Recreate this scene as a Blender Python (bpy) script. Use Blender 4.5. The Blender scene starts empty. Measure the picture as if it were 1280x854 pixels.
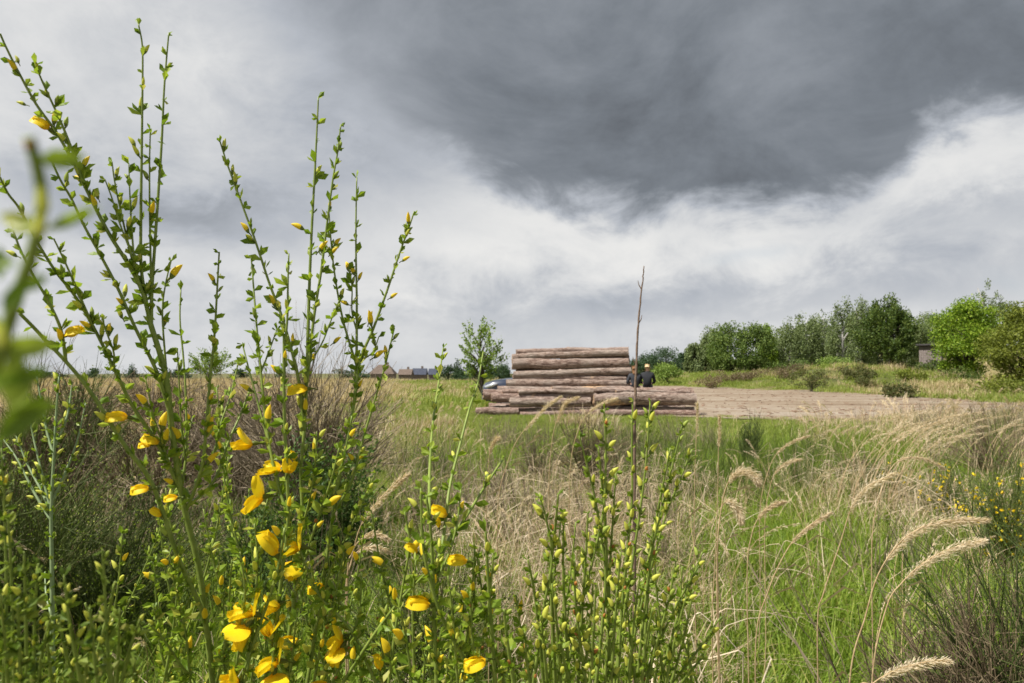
import bpy, bmesh, math, random
import numpy as np
from mathutils import Vector, Matrix, Euler

random.seed(7)
RNG = np.random.default_rng(7)
SC = bpy.context.scene
COL = SC.collection

# ------------------------------------------------------------------ camera
FPX, CX, CY, HZ, CAMH = 853.0, 640.0, 427.0, 462.0, 1.65
PITCH = math.atan((HZ - CY) / FPX)
cam_d = bpy.data.cameras.new('camera')
cam_d.sensor_width = 36.0
cam_d.lens = 36.0 * FPX / 1280.0
cam_d.clip_start = 0.02
cam_d.clip_end = 3000
cam_d.dof.use_dof = True
cam_d.dof.focus_distance = 1.05
cam_d.dof.aperture_fstop = 13.0
cam = bpy.data.objects.new('camera', cam_d)
COL.objects.link(cam)
cam.location = (0, 0, CAMH)
cam.rotation_euler = (math.pi / 2 + PITCH, 0, 0)
SC.camera = cam

def pdir(px, py):
    a, b = (px - CX) / FPX, (CY - py) / FPX
    c, s = math.cos(PITCH), math.sin(PITCH)
    return Vector((a, c - b * s, s + b * c))

def P(px, py, d):
    """point on the ray through photo pixel px,py at ground distance d in front of the camera"""
    v = pdir(px, py)
    return Vector((0, 0, CAMH)) + v * (d / v.y)

# ------------------------------------------------------------------ sky and sun
SUN_EL, SUN_AZ = math.radians(57), math.radians(-112)      # azimuth from +Y towards +X: behind the camera, to the left
world = bpy.data.worlds.new('World')
SC.world = world
world.use_nodes = True
WT = world.node_tree
WT.nodes.clear()

class G:
    """tiny node-graph helper"""
    def __init__(s, tree): s.t = tree
    def n(s, typ, **kw):
        nd = s.t.nodes.new(typ)
        for k, v in kw.items(): setattr(nd, k, v)
        return nd
    def put(s, sock, v):
        if isinstance(v, bpy.types.NodeSocket): s.t.links.new(v, sock)
        elif v is not None: sock.default_value = v
    def m(s, op, a, b=None, c=None, clamp=False):
        nd = s.n('ShaderNodeMath', operation=op, use_clamp=clamp)
        s.put(nd.inputs[0], a)
        if b is not None: s.put(nd.inputs[1], b)
        if c is not None: s.put(nd.inputs[2], c)
        return nd.outputs[0]
    def sstep(s, v, lo, hi):
        nd = s.n('ShaderNodeMapRange', interpolation_type='SMOOTHSTEP')
        s.put(nd.inputs[0], v); nd.inputs[1].default_value = lo; nd.inputs[2].default_value = hi
        return nd.outputs[0]
    def noise(s, vec, scale, detail=4, rough=.55, dist=0.0, out=0):
        nd = s.n('ShaderNodeTexNoise')
        if vec is not None: s.put(nd.inputs['Vector'], vec)
        nd.inputs['Scale'].default_value = scale; nd.inputs['Detail'].default_value = detail
        nd.inputs['Roughness'].default_value = rough; nd.inputs['Distortion'].default_value = dist
        return nd.outputs[out]
    def ramp(s, fac, stops, interp='LINEAR'):
        nd = s.n('ShaderNodeValToRGB')
        cr = nd.color_ramp; cr.interpolation = interp
        while len(cr.elements) < len(stops): cr.elements.new(0.5)
        for e, (p, c) in zip(cr.elements, stops):
            e.position = p; e.color = (*c, 1)
        s.put(nd.inputs[0], fac)
        return nd.outputs[0]
    def mix(s, fac, a, b, blend='MIX'):
        nd = s.n('ShaderNodeMix', data_type='RGBA', blend_type=blend)
        s.put(nd.inputs[0], fac)
        for sock, v in ((nd.inputs[6], a), (nd.inputs[7], b)):
            if isinstance(v, tuple): v = (*v[:3], 1)
            s.put(sock, v)
        return nd.outputs[2]
    def xyz(s, v):
        nd = s.n('ShaderNodeSeparateXYZ'); s.put(nd.inputs[0], v); return nd.outputs
    def comb(s, x, y, z):
        nd = s.n('ShaderNodeCombineXYZ')
        for i, v in enumerate((x, y, z)): s.put(nd.inputs[i], v)
        return nd.outputs[0]

def make_sky():
    g = G(WT)
    tc = g.n('ShaderNodeTexCoord').outputs['Generated']
    x, y, z = g.xyz(tc)
    az = g.m('ARCTAN2', x, y)
    el = g.m('ARCSINE', z)
    # clouds flatten towards the horizon
    flat = g.comb(x, y, g.m('MULTIPLY', z, 1.7))
    wn = g.noise(flat, 2.6, 5, .55)
    wn2 = g.noise(g.comb(y, z, x), 3.1, 5, .58)
    fine = g.noise(flat, 6.5, 10, .64, .35)
    mid = g.noise(flat, 3.6, 8, .6, .5)
    azw = g.m('ADD', az, g.m('MULTIPLY', g.m('SUBTRACT', wn, .5), .14))
    elw = g.m('ADD', el, g.m('ADD', g.m('MULTIPLY', g.m('SUBTRACT', wn2, .5), .13),
                             g.m('MULTIPLY', g.m('SUBTRACT', fine, .5), .17)))
    def ae(px, py):
        d = pdir(px, py).normalized()
        return math.atan2(d.x, d.y), math.asin(d.z)
    # lower rim of the dark cloud deck
    rim = [(-60, -330), (120, -230), (220, -110), (310, 20), (380, 110), (440, 160), (500, 192), (560, 208), (640, 248), (720, 268), (800, 272), (900, 276),
           (960, 276), (1010, 284), (1055, 284), (1090, 258), (1120, 215), (1150, 178), (1190, 160), (1290, 166)]
    cur = g.n('ShaderNodeFloatCurve')
    cm = cur.mapping; c = cm.curves[0]
    pts = [(0.0, .80), (.10, .80)] + [((ae(*p)[0] + 1.0) / 2.0, ae(*p)[1]) for p in rim] + [(.90, .31), (1.0, .31)]
    while len(c.points) < len(pts): c.points.new(.5, .5)
    for pt, (a, b) in zip(c.points, pts): pt.location = (a, b)
    cm.update()
    g.put(cur.inputs['Value'], g.m('MULTIPLY', g.m('ADD', azw, 1.0), .5, clamp=True))
    F = g.m('SUBTRACT', elw, cur.outputs[0])
    crisp = g.sstep(az, -.30, .0)
    wide = g.sstep(F, -.08, .26)
    sharp = g.sstep(F, -.02, .055)
    deck = g.m('ADD', g.m('MULTIPLY', sharp, crisp), g.m('MULTIPLY', wide, g.m('SUBTRACT', 1.0, crisp)))
    # tone of the brighter layer below and beside the deck
    V = g.m('ADD', .675, g.m('MULTIPLY', g.m('SUBTRACT', mid, .5), .42))
    V = g.m('ADD', V, g.m('MULTIPLY', g.m('SUBTRACT', fine, .5), .42))
    blobs = [(215, 262, 130, 26, -.24), (80, 150, 150, 60, .03), (420, 200, 130, 36, -.16), (240, 110, 120, 30, -.06), (1235, 265, 75, 26, -.22),
             (880, 372, 190, 26, -.15), (1230, 345, 130, 30, -.08), (560, 398, 220, 24, -.06), (330, 50, 150, 60, -.05),
             (640, 300, 130, 34, .08), (960, 300, 260, 34, .09), (1190, 225, 90, 34, .12), (290, 330, 160, 26, .08), (60, 40, 120, 60, .04),
             (800, 470, 900, 34, -.03), (1000, 425, 90, 14, .10), (820, 412, 60, 14, .08)]
    for px, py, sx, sy, w in blobs:
        a0, e0 = ae(px, py)
        da = g.m('DIVIDE', g.m('SUBTRACT', azw, a0), sx / FPX)
        de = g.m('DIVIDE', g.m('SUBTRACT', elw, e0), sy / FPX)
        q = g.m('ADD', g.m('MULTIPLY', da, da), g.m('MULTIPLY', de, de))
        V = g.m('MULTIPLY_ADD', g.m('EXPONENT', g.m('MULTIPLY', q, -.5)), w, V)
    # underside of the deck: dark belly, a little lighter higher up
    up = g.sstep(F, .06, .34)
    D = g.m('ADD', g.m('MULTIPLY_ADD', up, .085, .200), g.m('MULTIPLY', g.m('SUBTRACT', mid, .5), .36))
    D = g.m('ADD', D, g.m('MULTIPLY', g.m('SUBTRACT', fine, .5), .12))
    B = g.m('ADD', g.m('MULTIPLY', D, deck), g.m('MULTIPLY', V, g.m('SUBTRACT', 1.0, deck)))
    cloud = g.ramp(B, [(0.05, (.055, .060, .070)), (.22, (.195, .217, .246)), (.5, (.460, .488, .535)), (.70, (.69, .70, .71)), (.92, (.89, .88, .855))])
    sky = g.n('ShaderNodeTexSky', sky_type='NISHITA', sun_disc=False)
    sky.sun_elevation = SUN_EL; sky.sun_rotation = SUN_AZ
    sky.air_density = 1.0; sky.dust_density = 1.2; sky.ozone_density = 1.0
    blue = g.n('ShaderNodeVectorMath', operation='SCALE')
    g.put(blue.inputs[0], sky.outputs[0]); blue.inputs['Scale'].default_value = .10
    # thin gaps where the clear sky shimmers through
    gap = g.m('MULTIPLY', g.sstep(g.noise(flat, 4.3, 4, .5, .3), .62, .78), g.m('MULTIPLY_ADD', deck, -.42, .42, clamp=True))
    colr = g.mix(gap, cloud, blue.outputs[0])
    bg = g.n('ShaderNodeBackground'); g.put(bg.inputs[0], colr); bg.inputs[1].default_value = .655
    out = g.n('ShaderNodeOutputWorld'); WT.links.new(bg.outputs[0], out.inputs[0])
make_sky()
world.cycles.sampling_method = 'MANUAL'
world.cycles.sample_map_resolution = 256

sun_d = bpy.data.lights.new('sun', 'SUN')
sun_d.energy = 5.0
sun_d.angle = math.radians(1.0)
sun_d.color = (1.0, .955, .88)
sun = bpy.data.objects.new('sun', sun_d)
COL.objects.link(sun)
sv = Vector((math.sin(SUN_AZ) * math.cos(SUN_EL), math.cos(SUN_AZ) * math.cos(SUN_EL), math.sin(SUN_EL)))
sun.rotation_euler = sv.to_track_quat('Z', 'Y').to_euler()
sun.location = (0, 0, 60)

vs = SC.view_settings
vs.view_transform = 'Standard'; vs.look = 'None'; vs.exposure = 0.62; vs.gamma = 1.0
vs.use_curve_mapping = False
SC.cycles.max_bounces = 6
SC.cycles.diffuse_bounces = 3
SC.cycles.transmission_bounces = 4
SC.cycles.transparent_max_bounces = 4
SC.cycles.use_denoising = True
SC.cycles.sample_clamp_indirect = 6

# ------------------------------------------------------------------ helpers
def tag(o, label=None, cat=None, group=None, kind=None):
    if label: o['label'] = label
    if cat: o['category'] = cat
    if group: o['group'] = group
    if kind: o['kind'] = kind
    return o

def empty(name, loc, rz=0.0):
    o = bpy.data.objects.new(name, None)
    o.empty_display_size = .1
    o.location = loc; o.rotation_euler = (0, 0, rz)
    COL.objects.link(o)
    return o

def mesh_np(name, V, F, mats, midx=None, smooth=False):
    """V (n,3); F list of int arrays (m,k)"""
    me = bpy.data.meshes.new(name)
    V = np.asarray(V, np.float32).reshape(-1, 3)
    if not isinstance(F, (list, tuple)): F = [F]
    F = [np.asarray(f, np.int32) for f in F if len(f)]
    me.vertices.add(len(V)); me.vertices.foreach_set('co', V.ravel())
    tot = np.concatenate([np.full(len(f), f.shape[1], np.int32) for f in F])
    li = np.concatenate([f.ravel() for f in F])
    me.loops.add(len(li)); me.loops.foreach_set('vertex_index', li)
    me.polygons.add(len(tot))
    st = np.concatenate([[0], np.cumsum(tot)[:-1]]).astype(np.int32)
    me.polygons.foreach_set('loop_start', st)
    for m in (mats if isinstance(mats, (list, tuple)) else [mats]): me.materials.append(m)
    if midx is not None: me.polygons.foreach_set('material_index', np.asarray(midx, np.int32))
    me.polygons.foreach_set('use_smooth', np.full(len(tot), bool(smooth)))
    me.update(calc_edges=True)
    me.validate()
    return me

def obj(name, me, parent=None, loc=None):
    o = bpy.data.objects.new(name, me)
    COL.objects.link(o)
    if parent is not None: o.parent = parent
    if loc is not None: o.location = loc
    return o

class MB:
    """collects tubes, leaves and boxes into one mesh"""
    def __init__(s): s.V = []; s.Q = []; s.T = []; s.mq = []; s.mt = []; s.n = 0
    def add(s, V, Q=None, T=None, m=0):
        V = np.asarray(V, float).reshape(-1, 3)
        if Q is not None and len(Q): s.Q.append(np.asarray(Q, int) + s.n); s.mq += [m] * len(Q)
        if T is not None and len(T): s.T.append(np.asarray(T, int) + s.n); s.mt += [m] * len(T)
        s.V.append(V); s.n += len(V)
    def tube(s, pts, rad, sides=5, m=0, cap=True):
        pts = np.asarray(pts, float); k = len(pts)
        rad = np.broadcast_to(np.asarray(rad, float), (k,))
        t = np.gradient(pts, axis=0); t /= np.linalg.norm(t, axis=1, keepdims=True) + 1e-12
        ref = np.array([0, 0, 1.0]) if abs(t[0, 2]) < .9 else np.array([1.0, 0, 0])
        u = np.empty_like(t); a = ref - t[0] * ref.dot(t[0]); u[0] = a / np.linalg.norm(a)
        for i in range(1, k):
            a = u[i - 1] - t[i] * u[i - 1].dot(t[i]); u[i] = a / (np.linalg.norm(a) + 1e-12)
        w = np.cross(t, u)
        an = np.linspace(0, 2 * math.pi, sides, endpoint=False)
        V = pts[:, None, :] + rad[:, None, None] * (np.cos(an)[None, :, None] * u[:, None, :] + np.sin(an)[None, :, None] * w[:, None, :])
        i = np.arange(k - 1)[:, None] * sides; j = np.arange(sides)[None, :]; j2 = (j + 1) % sides
        Q = np.stack([i + j, i + j2, i + sides + j2, i + sides + j], -1).reshape(-1, 4)
        V = V.reshape(-1, 3); T = None
        if cap:
            V = np.vstack([V, pts[0], pts[-1]])
            b = (k - 1) * sides; jj = np.arange(sides); jj2 = (jj + 1) % sides
            T = np.vstack([np.stack([jj2, jj, np.full(sides, k * sides)], -1), np.stack([b + jj, b + jj2, np.full(sides, k * sides + 1)], -1)])
        s.add(V, Q, T, m)
    def box(s, c, size, m=0, R=None):
        h = np.array(size) / 2
        V = np.array([[x, y, z] for x in (-1, 1) for y in (-1, 1) for z in (-1, 1)], float) * h
        if R is not None: V = V @ np.array(R).T
        s.add(V + np.array(c), [[0, 1, 3, 2], [4, 6, 7, 5], [0, 4, 5, 1], [2, 3, 7, 6], [0, 2, 6, 4], [1, 5, 7, 3]], None, m)
    def mesh(s, name, mats, smooth=False):
        F, mi = [], []
        if s.Q: F.append(np.vstack(s.Q)); mi += s.mq
        if s.T: F.append(np.vstack(s.T)); mi += s.mt
        return mesh_np(name, np.vstack(s.V), F, mats, mi, smooth)
    def build(s, name, mats, parent=None, smooth=False, loc=None):
        return obj(name, s.mesh(name, mats, smooth), parent, loc)

def norm(a): return a / (np.linalg.norm(a, axis=-1, keepdims=True) + 1e-12)

def leaf_cards(mb, C, D, L, W, rng, fold=.25, m=0):
    """many leaves: centre-base C, direction D, length L, width W; a kite folded along its midrib (4 verts, 2 tris)"""
    n = len(C)
    if n == 0: return
    D = norm(np.asarray(D, float)); R = norm(rng.normal(size=(n, 3)))
    S = norm(np.cross(D, R)); N = np.cross(S, D)
    L = np.broadcast_to(np.asarray(L, float), (n,))[:, None]; W = np.broadcast_to(np.asarray(W, float), (n,))[:, None]
    a = C; b = C + D * L * .5 + S * W * .5 + N * W * fold; c = C + D * L; d = C + D * L * .5 - S * W * .5 + N * W * fold
    V = np.stack([a, b, c, d], 1).reshape(-1, 3)
    i = np.arange(n)[:, None] * 4
    T = np.concatenate([np.hstack([i, i + 1, i + 2]), np.hstack([i, i + 2, i + 3])])
    mb.add(V, None, T, m)

def crom(pts, n=8):
    """Catmull-Rom through 3-D points"""
    p = [np.array(q, float) for q in pts]
    p = [2 * p[0] - p[1]] + p + [2 * p[-1] - p[-2]]
    out = []
    for i in range(1, len(p) - 2):
        for k in range(n):
            t = k / n
            out.append(.5 * (2 * p[i] + (p[i + 1] - p[i - 1]) * t + (2 * p[i - 1] - 5 * p[i] + 4 * p[i + 1] - p[i + 2]) * t * t
                             + (-p[i - 1] + 3 * p[i] - 3 * p[i + 1] + p[i + 2]) * t ** 3))
    out.append(p[-2])
    return np.array(out)

def smooth01(t):
    t = np.clip(t, 0, 1); return t * t * (3 - 2 * t)

# value noise for layout
_perm = np.random.default_rng(3).random((64, 64))
def vnoise(x, y):
    xi = np.floor(x).astype(int); yi = np.floor(y).astype(int)
    fx = smooth01(x - xi); fy = smooth01(y - yi)
    g = lambda a, b: _perm[a % 64, b % 64]
    return (g(xi, yi) * (1 - fx) + g(xi + 1, yi) * fx) * (1 - fy) + (g(xi, yi + 1) * (1 - fx) + g(xi + 1, yi + 1) * fx) * fy
def fbm(x, y, o=3):
    s = 0; a = .5
    for i in range(o): s = s + a * vnoise(x * 2 ** i + 17.3 * i, y * 2 ** i + 5.1 * i); a *= .5
    return s / (1 - .5 ** o)

# ------------------------------------------------------------------ materials
def material(name, build):
    m = bpy.data.materials.new(name); m.use_nodes = True
    t = m.node_tree; t.nodes.clear(); g = G(t)
    out = g.n('ShaderNodeOutputMaterial')
    sh = build(g)
    t.links.new(sh, out.inputs[0])
    return m

def pbsdf(g, col, rough=.7, bump=None, bstr=.3, bdist=.01, spec=.3, **kw):
    b = g.n('ShaderNodeBsdfPrincipled')
    if isinstance(col, tuple): col = (*col[:3], 1)
    g.put(b.inputs['Base Color'], col); g.put(b.inputs['Roughness'], rough)
    b.inputs['Specular IOR Level'].default_value = spec
    for k, v in kw.items(): g.put(b.inputs[k.replace('_', ' ')], v)
    if bump is not None:
        bn = g.n('ShaderNodeBump'); bn.inputs['Strength'].default_value = bstr; bn.inputs['Distance'].default_value = bdist
        g.put(bn.inputs['Height'], bump); g.put(b.inputs['Normal'], bn.outputs[0])
    return b.outputs[0]

def leaf_mat(name, stops, trans=.35, rough=.55, inst=.35, tcol=1.25):
    """foliage: colour varies leaf by leaf and plant by plant, light shines through"""
    def b(g):
        geo = g.n('ShaderNodeNewGeometry'); oi = g.n('ShaderNodeObjectInfo')
        f = g.m('ADD', g.m('MULTIPLY', geo.outputs['Random Per Island'], 1 - inst), g.m('MULTIPLY', oi.outputs['Random'], inst))
        col = g.ramp(f, stops)
        p = pbsdf(g, col, rough, spec=.25)
        tr = g.n('ShaderNodeBsdfTranslucent')
        g.put(tr.inputs[0], g.mix(1.0, col, (tcol, tcol, .75), 'MULTIPLY'))
        mx = g.n('ShaderNodeMixShader'); mx.inputs[0].default_value = trans
        g.t.links.new(p, mx.inputs[1]); g.t.links.new(tr.outputs[0], mx.inputs[2])
        return mx.outputs[0]
    return material(name, b)

def stem_mat(name, c1, c2, scale=60, rough=.7):
    def b(g):
        oc = g.n('ShaderNodeTexCoord').outputs['Object']
        f = g.noise(oc, scale, 5, .6)
        return pbsdf(g, g.ramp(f, [(.3, c1), (.7, c2)]), rough, f, .3, .002)
    return material(name, b)

M = {}
M['grass_green'] = leaf_mat('grass_green', [(0, (.09, .16, .014)), (.45, (.175, .265, .028)), (.8, (.27, .34, .05)), (1, (.44, .38, .15))], .4)
M['grass_lawn'] = leaf_mat('grass_lawn', [(0, (.155, .22, .034)), (.5, (.245, .315, .06)), (.8, (.34, .375, .10)), (1, (.52, .45, .23))], .4)
M['grass_dry'] = leaf_mat('grass_dry', [(0, (.26, .18, .10)), (.4, (.46, .355, .225)), (.8, (.60, .495, .345)), (1, (.70, .62, .46))], .3)
M['grass_far_dry'] = leaf_mat('grass_far_dry', [(0, (.31, .235, .12)), (.4, (.47, .375, .215)), (.8, (.58, .48, .30)), (1, (.33, .35, .11))], .3)
M['plume'] = leaf_mat('plume', [(0, (.46, .35, .22)), (.5, (.62, .51, .36)), (1, (.74, .66, .52))], .35, .7)
M['straw_pale'] = leaf_mat('straw_pale', [(0, (.42, .31, .19)), (.5, (.60, .49, .34)), (1, (.76, .68, .54))], .15, .6)
M['dry_stalk'] = stem_mat('dry_stalk', (.30, .20, .10), (.50, .38, .22))
M['twig_brown'] = leaf_mat('twig_brown', [(0, (.055, .040, .022)), (.5, (.125, .092, .052)), (1, (.22, .17, .105))], .0, .8)
M['twig_grey'] = leaf_mat('twig_grey', [(0, (.10, .078, .05)), (.5, (.19, .15, .10)), (1, (.30, .25, .175))], .0, .85)
M['twig_olive'] = leaf_mat('twig_olive', [(0, (.035, .055, .012)), (.5, (.075, .105, .024)), (.85, (.12, .155, .035)), (1, (.16, .11, .06))], .1, .6)
M['bramble_leaf'] = leaf_mat('bramble_leaf', [(0, (.025, .06, .012)), (.5, (.06, .12, .022)), (1, (.12, .19, .035))], .3)

def ground_shader(g):
    oc = g.n('ShaderNodeNewGeometry').outputs['Position']
    a = g.noise(oc, .35, 5, .6); b = g.noise(oc, 9, 6, .65); c = g.noise(oc, 60, 3, .6)
    col = g.ramp(g.m('MULTIPLY_ADD', a, .7, g.m('MULTIPLY', b, .3)), [(.36, (.085, .105, .026)), (.5, (.15, .155, .048)), (.64, (.26, .205, .095))])
    col = g.mix(g.m('MULTIPLY', c, .6), col, (.05, .04, .02), 'MULTIPLY')
    return pbsdf(g, col, .95, b, .6, .05)
M['ground'] = material('ground', ground_shader)

def sand_shader(g):
    oc = g.n('ShaderNodeNewGeometry').outputs['Position']
    x, y, z = g.xyz(oc)
    st = g.comb(g.m('MULTIPLY', x, .10), y, 0.0)
    rut = g.noise(st, .55, 4, .5, .15); mot = g.noise(oc, 1.3, 8, .7, .6); big = g.noise(oc, .16, 4, .6); fine = g.noise(oc, 22, 5, .7)
    f = g.m('ADD', g.m('MULTIPLY', rut, .55), g.m('MULTIPLY', mot, .45))
    col = g.ramp(f, [(.38, (.155, .108, .068)), (.47, (.235, .18, .122)), (.55, (.295, .245, .185)), (.66, (.34, .305, .255))])
    bark = g.m('MULTIPLY', g.sstep(g.noise(oc, 2.2, 9, .78, 1.0), .53, .60), g.sstep(big, .38, .56))
    col = g.mix(g.m('MULTIPLY', bark, .6), col, (.15, .085, .055))
    col = g.mix(g.m('MULTIPLY', fine, .3), col, (.35, .24, .16), 'MULTIPLY')
    return pbsdf(g, col, .95, g.m('ADD', fine, mot), .35, .02)
M['sand'] = material('sand', sand_shader)

# ------------------------------------------------------------------ terrain
XE_Y = [0, 20, 28, 34, 44, 54, 64, 75, 90]
XE_X = [60, 46, 31, 25.5, 24, 23, 17, 9, 6]
def H(x, y):
    x = np.asarray(x, float); y = np.asarray(y, float)
    xe = np.interp(y, XE_Y, XE_X)
    bey = smooth01((x - xe) / 7.0)
    z = -8.0 * smooth01((y - 85) / 70) * (1 - smooth01((x - 8) / 40))
    z = z + 1.25 * smooth01((x - xe) / 22) * smooth01((y - 42) / 40)
    z = z + 4.5 * smooth01((x - 48) / 40) * smooth01((y - 55) / 60)
    z = z + 1.45 * np.exp(-.5 * (((x - 29.0) / 5.2) ** 2 + ((y - 57) / 6.5) ** 2)) * bey
    z = z + .45 * np.exp(-.5 * (((x - 27.5) / 3.0) ** 2 + ((y - 60) / 4.0) ** 2)) * bey
    z = z + .30 * np.exp(-.5 * (((x - 9.0) / 2.6) ** 2 + ((y - 13.0) / 2.8) ** 2))
    z = z + (fbm(x * .25, y * .25) - .5) * .25 * smooth01((np.hypot(x - 6, (y - 30) * .6) - 14) / 10)
    return z
def h1(x, y): return float(H(np.array([x]), np.array([y]))[0])

def make_ground():
    # one sheet, fine near the camera and coarse towards the horizon
    u = np.linspace(-1, 1, 241); xs = np.sign(u) * (np.abs(u) ** 2.6) * 900
    v = np.linspace(0, 1, 261); ys = -40 + 4.0 * v * 40 + (v ** 5) * 1500
    X, Y = np.meshgrid(xs, ys)
    Z = H(X, Y)
    nx, ny = X.shape[1], X.shape[0]
    i = (np.arange(ny - 1)[:, None] * nx + np.arange(nx - 1)[None, :]).ravel()
    F = np.stack([i, i + 1, i + nx + 1, i + nx], -1)
    o = obj('ground', mesh_np('ground', np.stack([X, Y, Z], -1).reshape(-1, 3), F, M['ground'], smooth=True))
    tag(o, kind='structure')
make_ground()

ROAD = [(-1.5, 26.2), (2.5, 25.2), (6.3, 23.4), (9, 21.6), (11.6, 21.2), (18, 22.2), (26, 21), (46, 17.5), (48, 26), (32, 31.5), (25.5, 35), (24, 44), (22.8, 54), (17, 63), (9, 72), (5, 62), (5, 45), (1, 33)]
def in_road(x, y):
    x = np.asarray(x, float); y = np.asarray(y, float)
    r = np.zeros(x.shape, bool); n = len(ROAD)
    for i in range(n):
        (x0, y0), (x1, y1) = ROAD[i], ROAD[(i + 1) % n]
        c = ((y0 > y) != (y1 > y)) & (x < (x1 - x0) * (y - y0) / (y1 - y0 + 1e-9) + x0)
        r ^= c
    return r

def make_road():
    sp = crom([(x, y, 0) for x, y in ROAD + ROAD[:1]], 10)[:-1, :2]
    sp += (np.stack([vnoise(sp[:, 0] * 1.3, sp[:, 1] * 1.3), vnoise(sp[:, 1] * 1.3 + 9, sp[:, 0] * 1.3)], -1) - .5) * .7
    bm = bmesh.new()
    vs_ = [bm.verts.new((x, y, 0)) for x, y in sp]
    f = bm.faces.new(vs_)
    bmesh.ops.triangulate(bm, faces=[f])
    for _ in range(4):
        long = [e for e in bm.edges if e.calc_length() > 2.2]
        if not long: break
        bmesh.ops.subdivide_edges(bm, edges=long, cuts=1)
        bmesh.ops.triangulate(bm, faces=bm.faces[:])
    co = np.array([v.co[:] for v in bm.verts])
    z = H(co[:, 0], co[:, 1]) + .035
    for v, zz in zip(bm.verts, z): v.co.z = zz
    bmesh.ops.recalc_face_normals(bm, faces=bm.faces[:])
    me = bpy.data.meshes.new('dirt_road'); bm.to_mesh(me); bm.free(); me.materials.append(M['sand'])
    o = obj('dirt_road', me); tag(o, kind='structure')
make_road()
# ------------------------------------------------------------------ scattering (grass and litter are stuff)
def scatter(name, label, cat, protos, pts, rot, scl, idx):
    """one object whose mesh holds the points; geometry nodes put the tuft meshes on them"""
    col = bpy.data.collections.new(name + '_tufts')
    for i, me in enumerate(protos):
        col.objects.link(bpy.data.objects.new('%s_tuft_%02d' % (name, i), me))
    me = bpy.data.meshes.new(name)
    n = len(pts)
    me.vertices.add(n); me.vertices.foreach_set('co', np.asarray(pts, np.float32).ravel())
    a = me.attributes.new('rot', 'FLOAT_VECTOR', 'POINT'); a.data.foreach_set('vector', np.asarray(rot, np.float32).ravel())
    a = me.attributes.new('scl', 'FLOAT', 'POINT'); a.data.foreach_set('value', np.asarray(scl, np.float32))
    a = me.attributes.new('idx', 'INT', 'POINT'); a.data.foreach_set('value', np.asarray(idx, np.int32))
    o = obj(name, me)
    ng = bpy.data.node_groups.new(name, 'GeometryNodeTree')
    ng.interface.new_socket('Geometry', in_out='INPUT', socket_type='NodeSocketGeometry')
    ng.interface.new_socket('Geometry', in_out='OUTPUT', socket_type='NodeSocketGeometry')
    gi = ng.nodes.new('NodeGroupInput'); go = ng.nodes.new('NodeGroupOutput')
    ci = ng.nodes.new('GeometryNodeCollectionInfo'); ci.inputs[0].default_value = col
    ci.inputs['Separate Children'].default_value = True; ci.inputs['Reset Children'].default_value = True
    ip = ng.nodes.new('GeometryNodeInstanceOnPoints')
    def attr(nm, ty):
        nd = ng.nodes.new('GeometryNodeInputNamedAttribute'); nd.data_type = ty; nd.inputs[0].default_value = nm
        return nd.outputs['Attribute']
    L = ng.links.new
    L(gi.outputs[0], ip.inputs['Points']); L(ci.outputs[0], ip.inputs['Instance'])
    ip.inputs['Pick Instance'].default_value = True
    L(attr('idx', 'INT'), ip.inputs['Instance Index'])
    e2r = ng.nodes.new('FunctionNodeEulerToRotation'); L(attr('rot', 'FLOAT_VECTOR'), e2r.inputs[0]); L(e2r.outputs[0], ip.inputs['Rotation'])
    L(attr('scl', 'FLOAT'), ip.inputs['Scale'])
    L(ip.outputs[0], go.inputs[0])
    md = o.modifiers.new('scatter', 'NODES'); md.node_group = ng
    tag(o, label, cat, kind='stuff')
    return o

def blades(mb, n, rad, h0, h1_, w, lean, rng, wind=(0, 0), seg=3, m=0, droop=.5):
    """n tapered bent blades"""
    a = rng.random(n) * 2 * math.pi; r = rad * np.sqrt(rng.random(n))
    base = np.stack([np.cos(a) * r, np.sin(a) * r, np.zeros(n)], -1)
    hh = h0 + (h1_ - h0) * rng.random(n)
    az = rng.random(n) * 2 * math.pi
    ln = lean * (.3 + rng.random(n))
    d = np.stack([np.cos(az) * ln + wind[0], np.sin(az) * ln + wind[1]], -1)
    s = np.stack([-np.sin(az + rng.normal(0, .7, n)), np.cos(az), np.zeros(n)], -1)
    ts = np.linspace(0, 1, seg + 1)
    V = []
    for k, t in enumerate(ts):
        c = base.copy()
        c[:, :2] += d * (hh * t ** 1.8)[:, None]
        c[:, 2] += hh * (t - droop * t * t * np.minimum(1, np.hypot(d[:, 0], d[:, 1])))
        ww = w * (1 - t ** 2.2)[..., None] if np.ndim(t) else w * (1 - t ** 2.2)
        if k < seg: V += [c - s * ww / 2, c + s * ww / 2]
        else: V += [c]
    nv = 2 * seg + 1
    V = np.stack(V, 1).reshape(-1, 3)
    i = np.arange(n)[:, None] * nv
    Q = np.concatenate([np.hstack([i + 2 * k, i + 2 * k + 1, i + 2 * k + 3, i + 2 * k + 2]) for k in range(seg - 1)])
    k = seg - 1
    T = np.hstack([i + 2 * k, i + 2 * k + 1, i + 2 * k + 2])
    mb.add(V, Q, T, m)

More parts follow.
